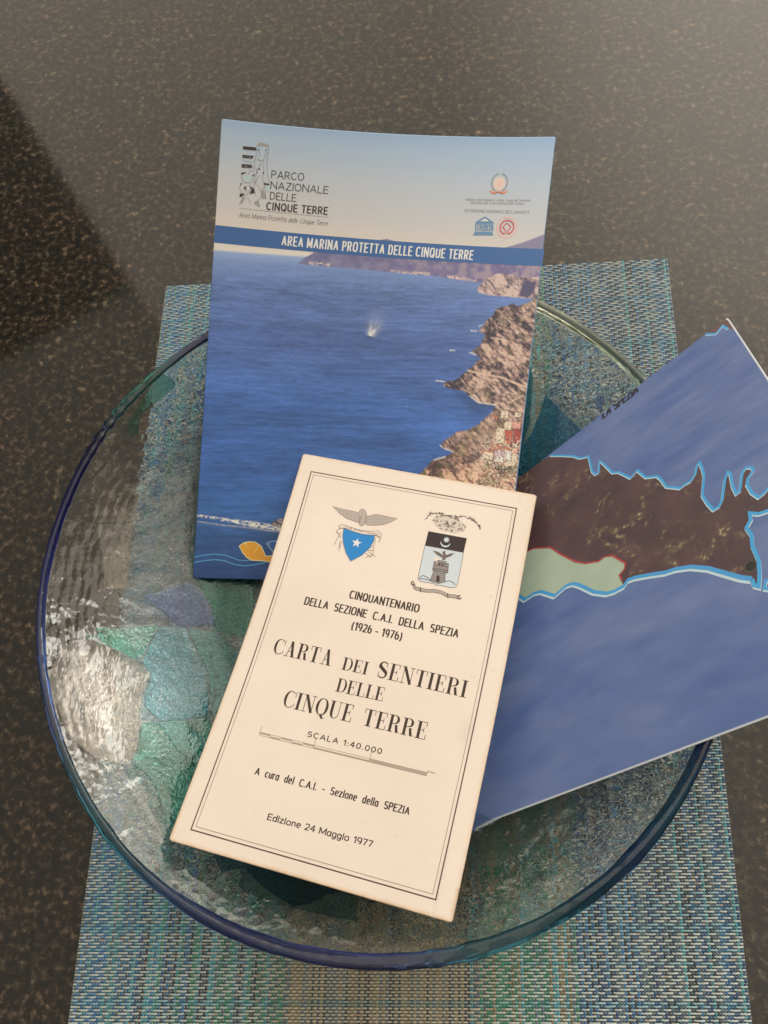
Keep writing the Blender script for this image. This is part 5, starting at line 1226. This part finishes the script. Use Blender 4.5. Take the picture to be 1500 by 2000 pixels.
# town arms
k_ = Ink(wsh, .06)
DK = tuple(ink(58, 44, 42)); LT = tuple(ink(204, 206, 200)); TW = tuple(ink(156, 142, 130))
k_.poly(W_LIGHT, LT); k_.poly(W_BLACK, DK)
k_.z = .095
k_.stroke(W_LIGHT, .24, tuple(ink(110, 92, 80)), closed=True)
for p in W_TOWER: k_.poly(p, TW)
for p in W_TOWER: k_.stroke(p, .22, DK, closed=True)
k_.z = .125
for p in W_DOOR: k_.poly(p, DK)
for p in W_TLINES: k_.stroke(p, .26, DK)
hatch(k_, W_TOWER[1], 16, .12, tuple(ink(120, 104, 92)), 0.15, 4); hatch(k_, W_TOWER[0], 14, .12, tuple(ink(110, 94, 84)), 1.6, 4)
for p in W_BIRD: k_.poly(p, tuple(ink(112, 96, 88)))
k_.z = .125
sx_, sy_ = W_STAR2[0]; sr = np.hypot(W_STAR2[1][0] - sx_, W_STAR2[1][1] - sy_)
k_.poly([(sx_ + sr * (1 if i % 2 == 0 else .55) * math.sin(i * math.pi / 8), sy_ - sr * (1 if i % 2 == 0 else .55) * math.cos(i * math.pi / 8)) for i in range(16)], LT)
mx_, my_ = W_MOON[0]; mr_ = abs(W_MOON[1][0] - mx_)
ths = np.radians(np.linspace(5, 175, 15)); k_.stroke([(mx_ + mr_ * .88 * math.cos(t), my_ + mr_ * .88 * math.sin(t)) for t in ths], [.15 + .75 * math.sin(t) for t in ths], LT)
k_.z = .06
k_.poly(W_BASKET, tuple(ink(212, 192, 170)))
rr_ = random.Random(11)
k_.z = .095
bx0, bx1 = min(p[0] for p in W_BASKET), max(p[0] for p in W_BASKET); by0, by1 = min(p[1] for p in W_BASKET), max(p[1] for p in W_BASKET)
cnt = 0
while cnt < 60:
    x_, y_ = rr_.uniform(bx0, bx1), rr_.uniform(by0, by1)
    if not inside(np.array([x_]), np.array([y_]), W_BASKET)[0]: continue
    cnt += 1; r_ = rr_.uniform(.35, .75); a0_ = rr_.uniform(0, 6)
    k_.stroke([(x_ + r_ * math.cos(a0_ + t), y_ + r_ * math.sin(a0_ + t)) for t in np.linspace(0, rr_.uniform(2.5, 5), 7)], rr_.uniform(.16, .26), tuple(ink(*rr_.choice([(70, 54, 46), (100, 82, 70), (86, 70, 58)]))))
gp_ = [np.array(p) for p in W_GARL]
for i in range(len(gp_) - 1):
    k_.stroke([gp_[i], gp_[i + 1]], .22, DK)
    for j in range(7):
        q = gp_[i] + (gp_[i + 1] - gp_[i]) * rr_.random(); a_ = rr_.uniform(0, 6.28); l_ = rr_.uniform(1.0, 2.1)
        e_ = q + l_ * np.array([math.cos(a_), math.sin(a_) * .8 - .3]); mid_ = (q + e_) / 2
        k_.stroke([q, mid_, e_], [.1, rr_.uniform(.4, .7), .1], tuple(ink(*rr_.choice([(80, 64, 54), (110, 94, 80), (128, 110, 96)]))))
P_ = W_SCROLL
k_.stroke(P_, 1.5, tuple(ink(176, 158, 140)), sub=2); k_.z = .125
k_.stroke([(p[0], p[1] - .8) for p in P_], .2, DK, sub=2); k_.stroke([(p[0], p[1] + .8) for p in P_], .2, DK, sub=2)
for p in (P_[0], P_[-1]): k_.stroke([(p[0] + .9 * math.cos(t), p[1] - .2 + .9 * math.sin(t)) for t in np.linspace(0, 5, 10)], .55, tuple(ink(90, 74, 62)))
for p in (P_[2], P_[6]): k_.stroke([(p[0] - .4, p[1] - 1.2), (p[0] + .3, p[1] + 1.3)], .5, tuple(ink(90, 74, 62)))
k_.build('town_arms', M_MATT, root_w, 'drawn coat of arms with a tower, a bird, a crescent and a star')
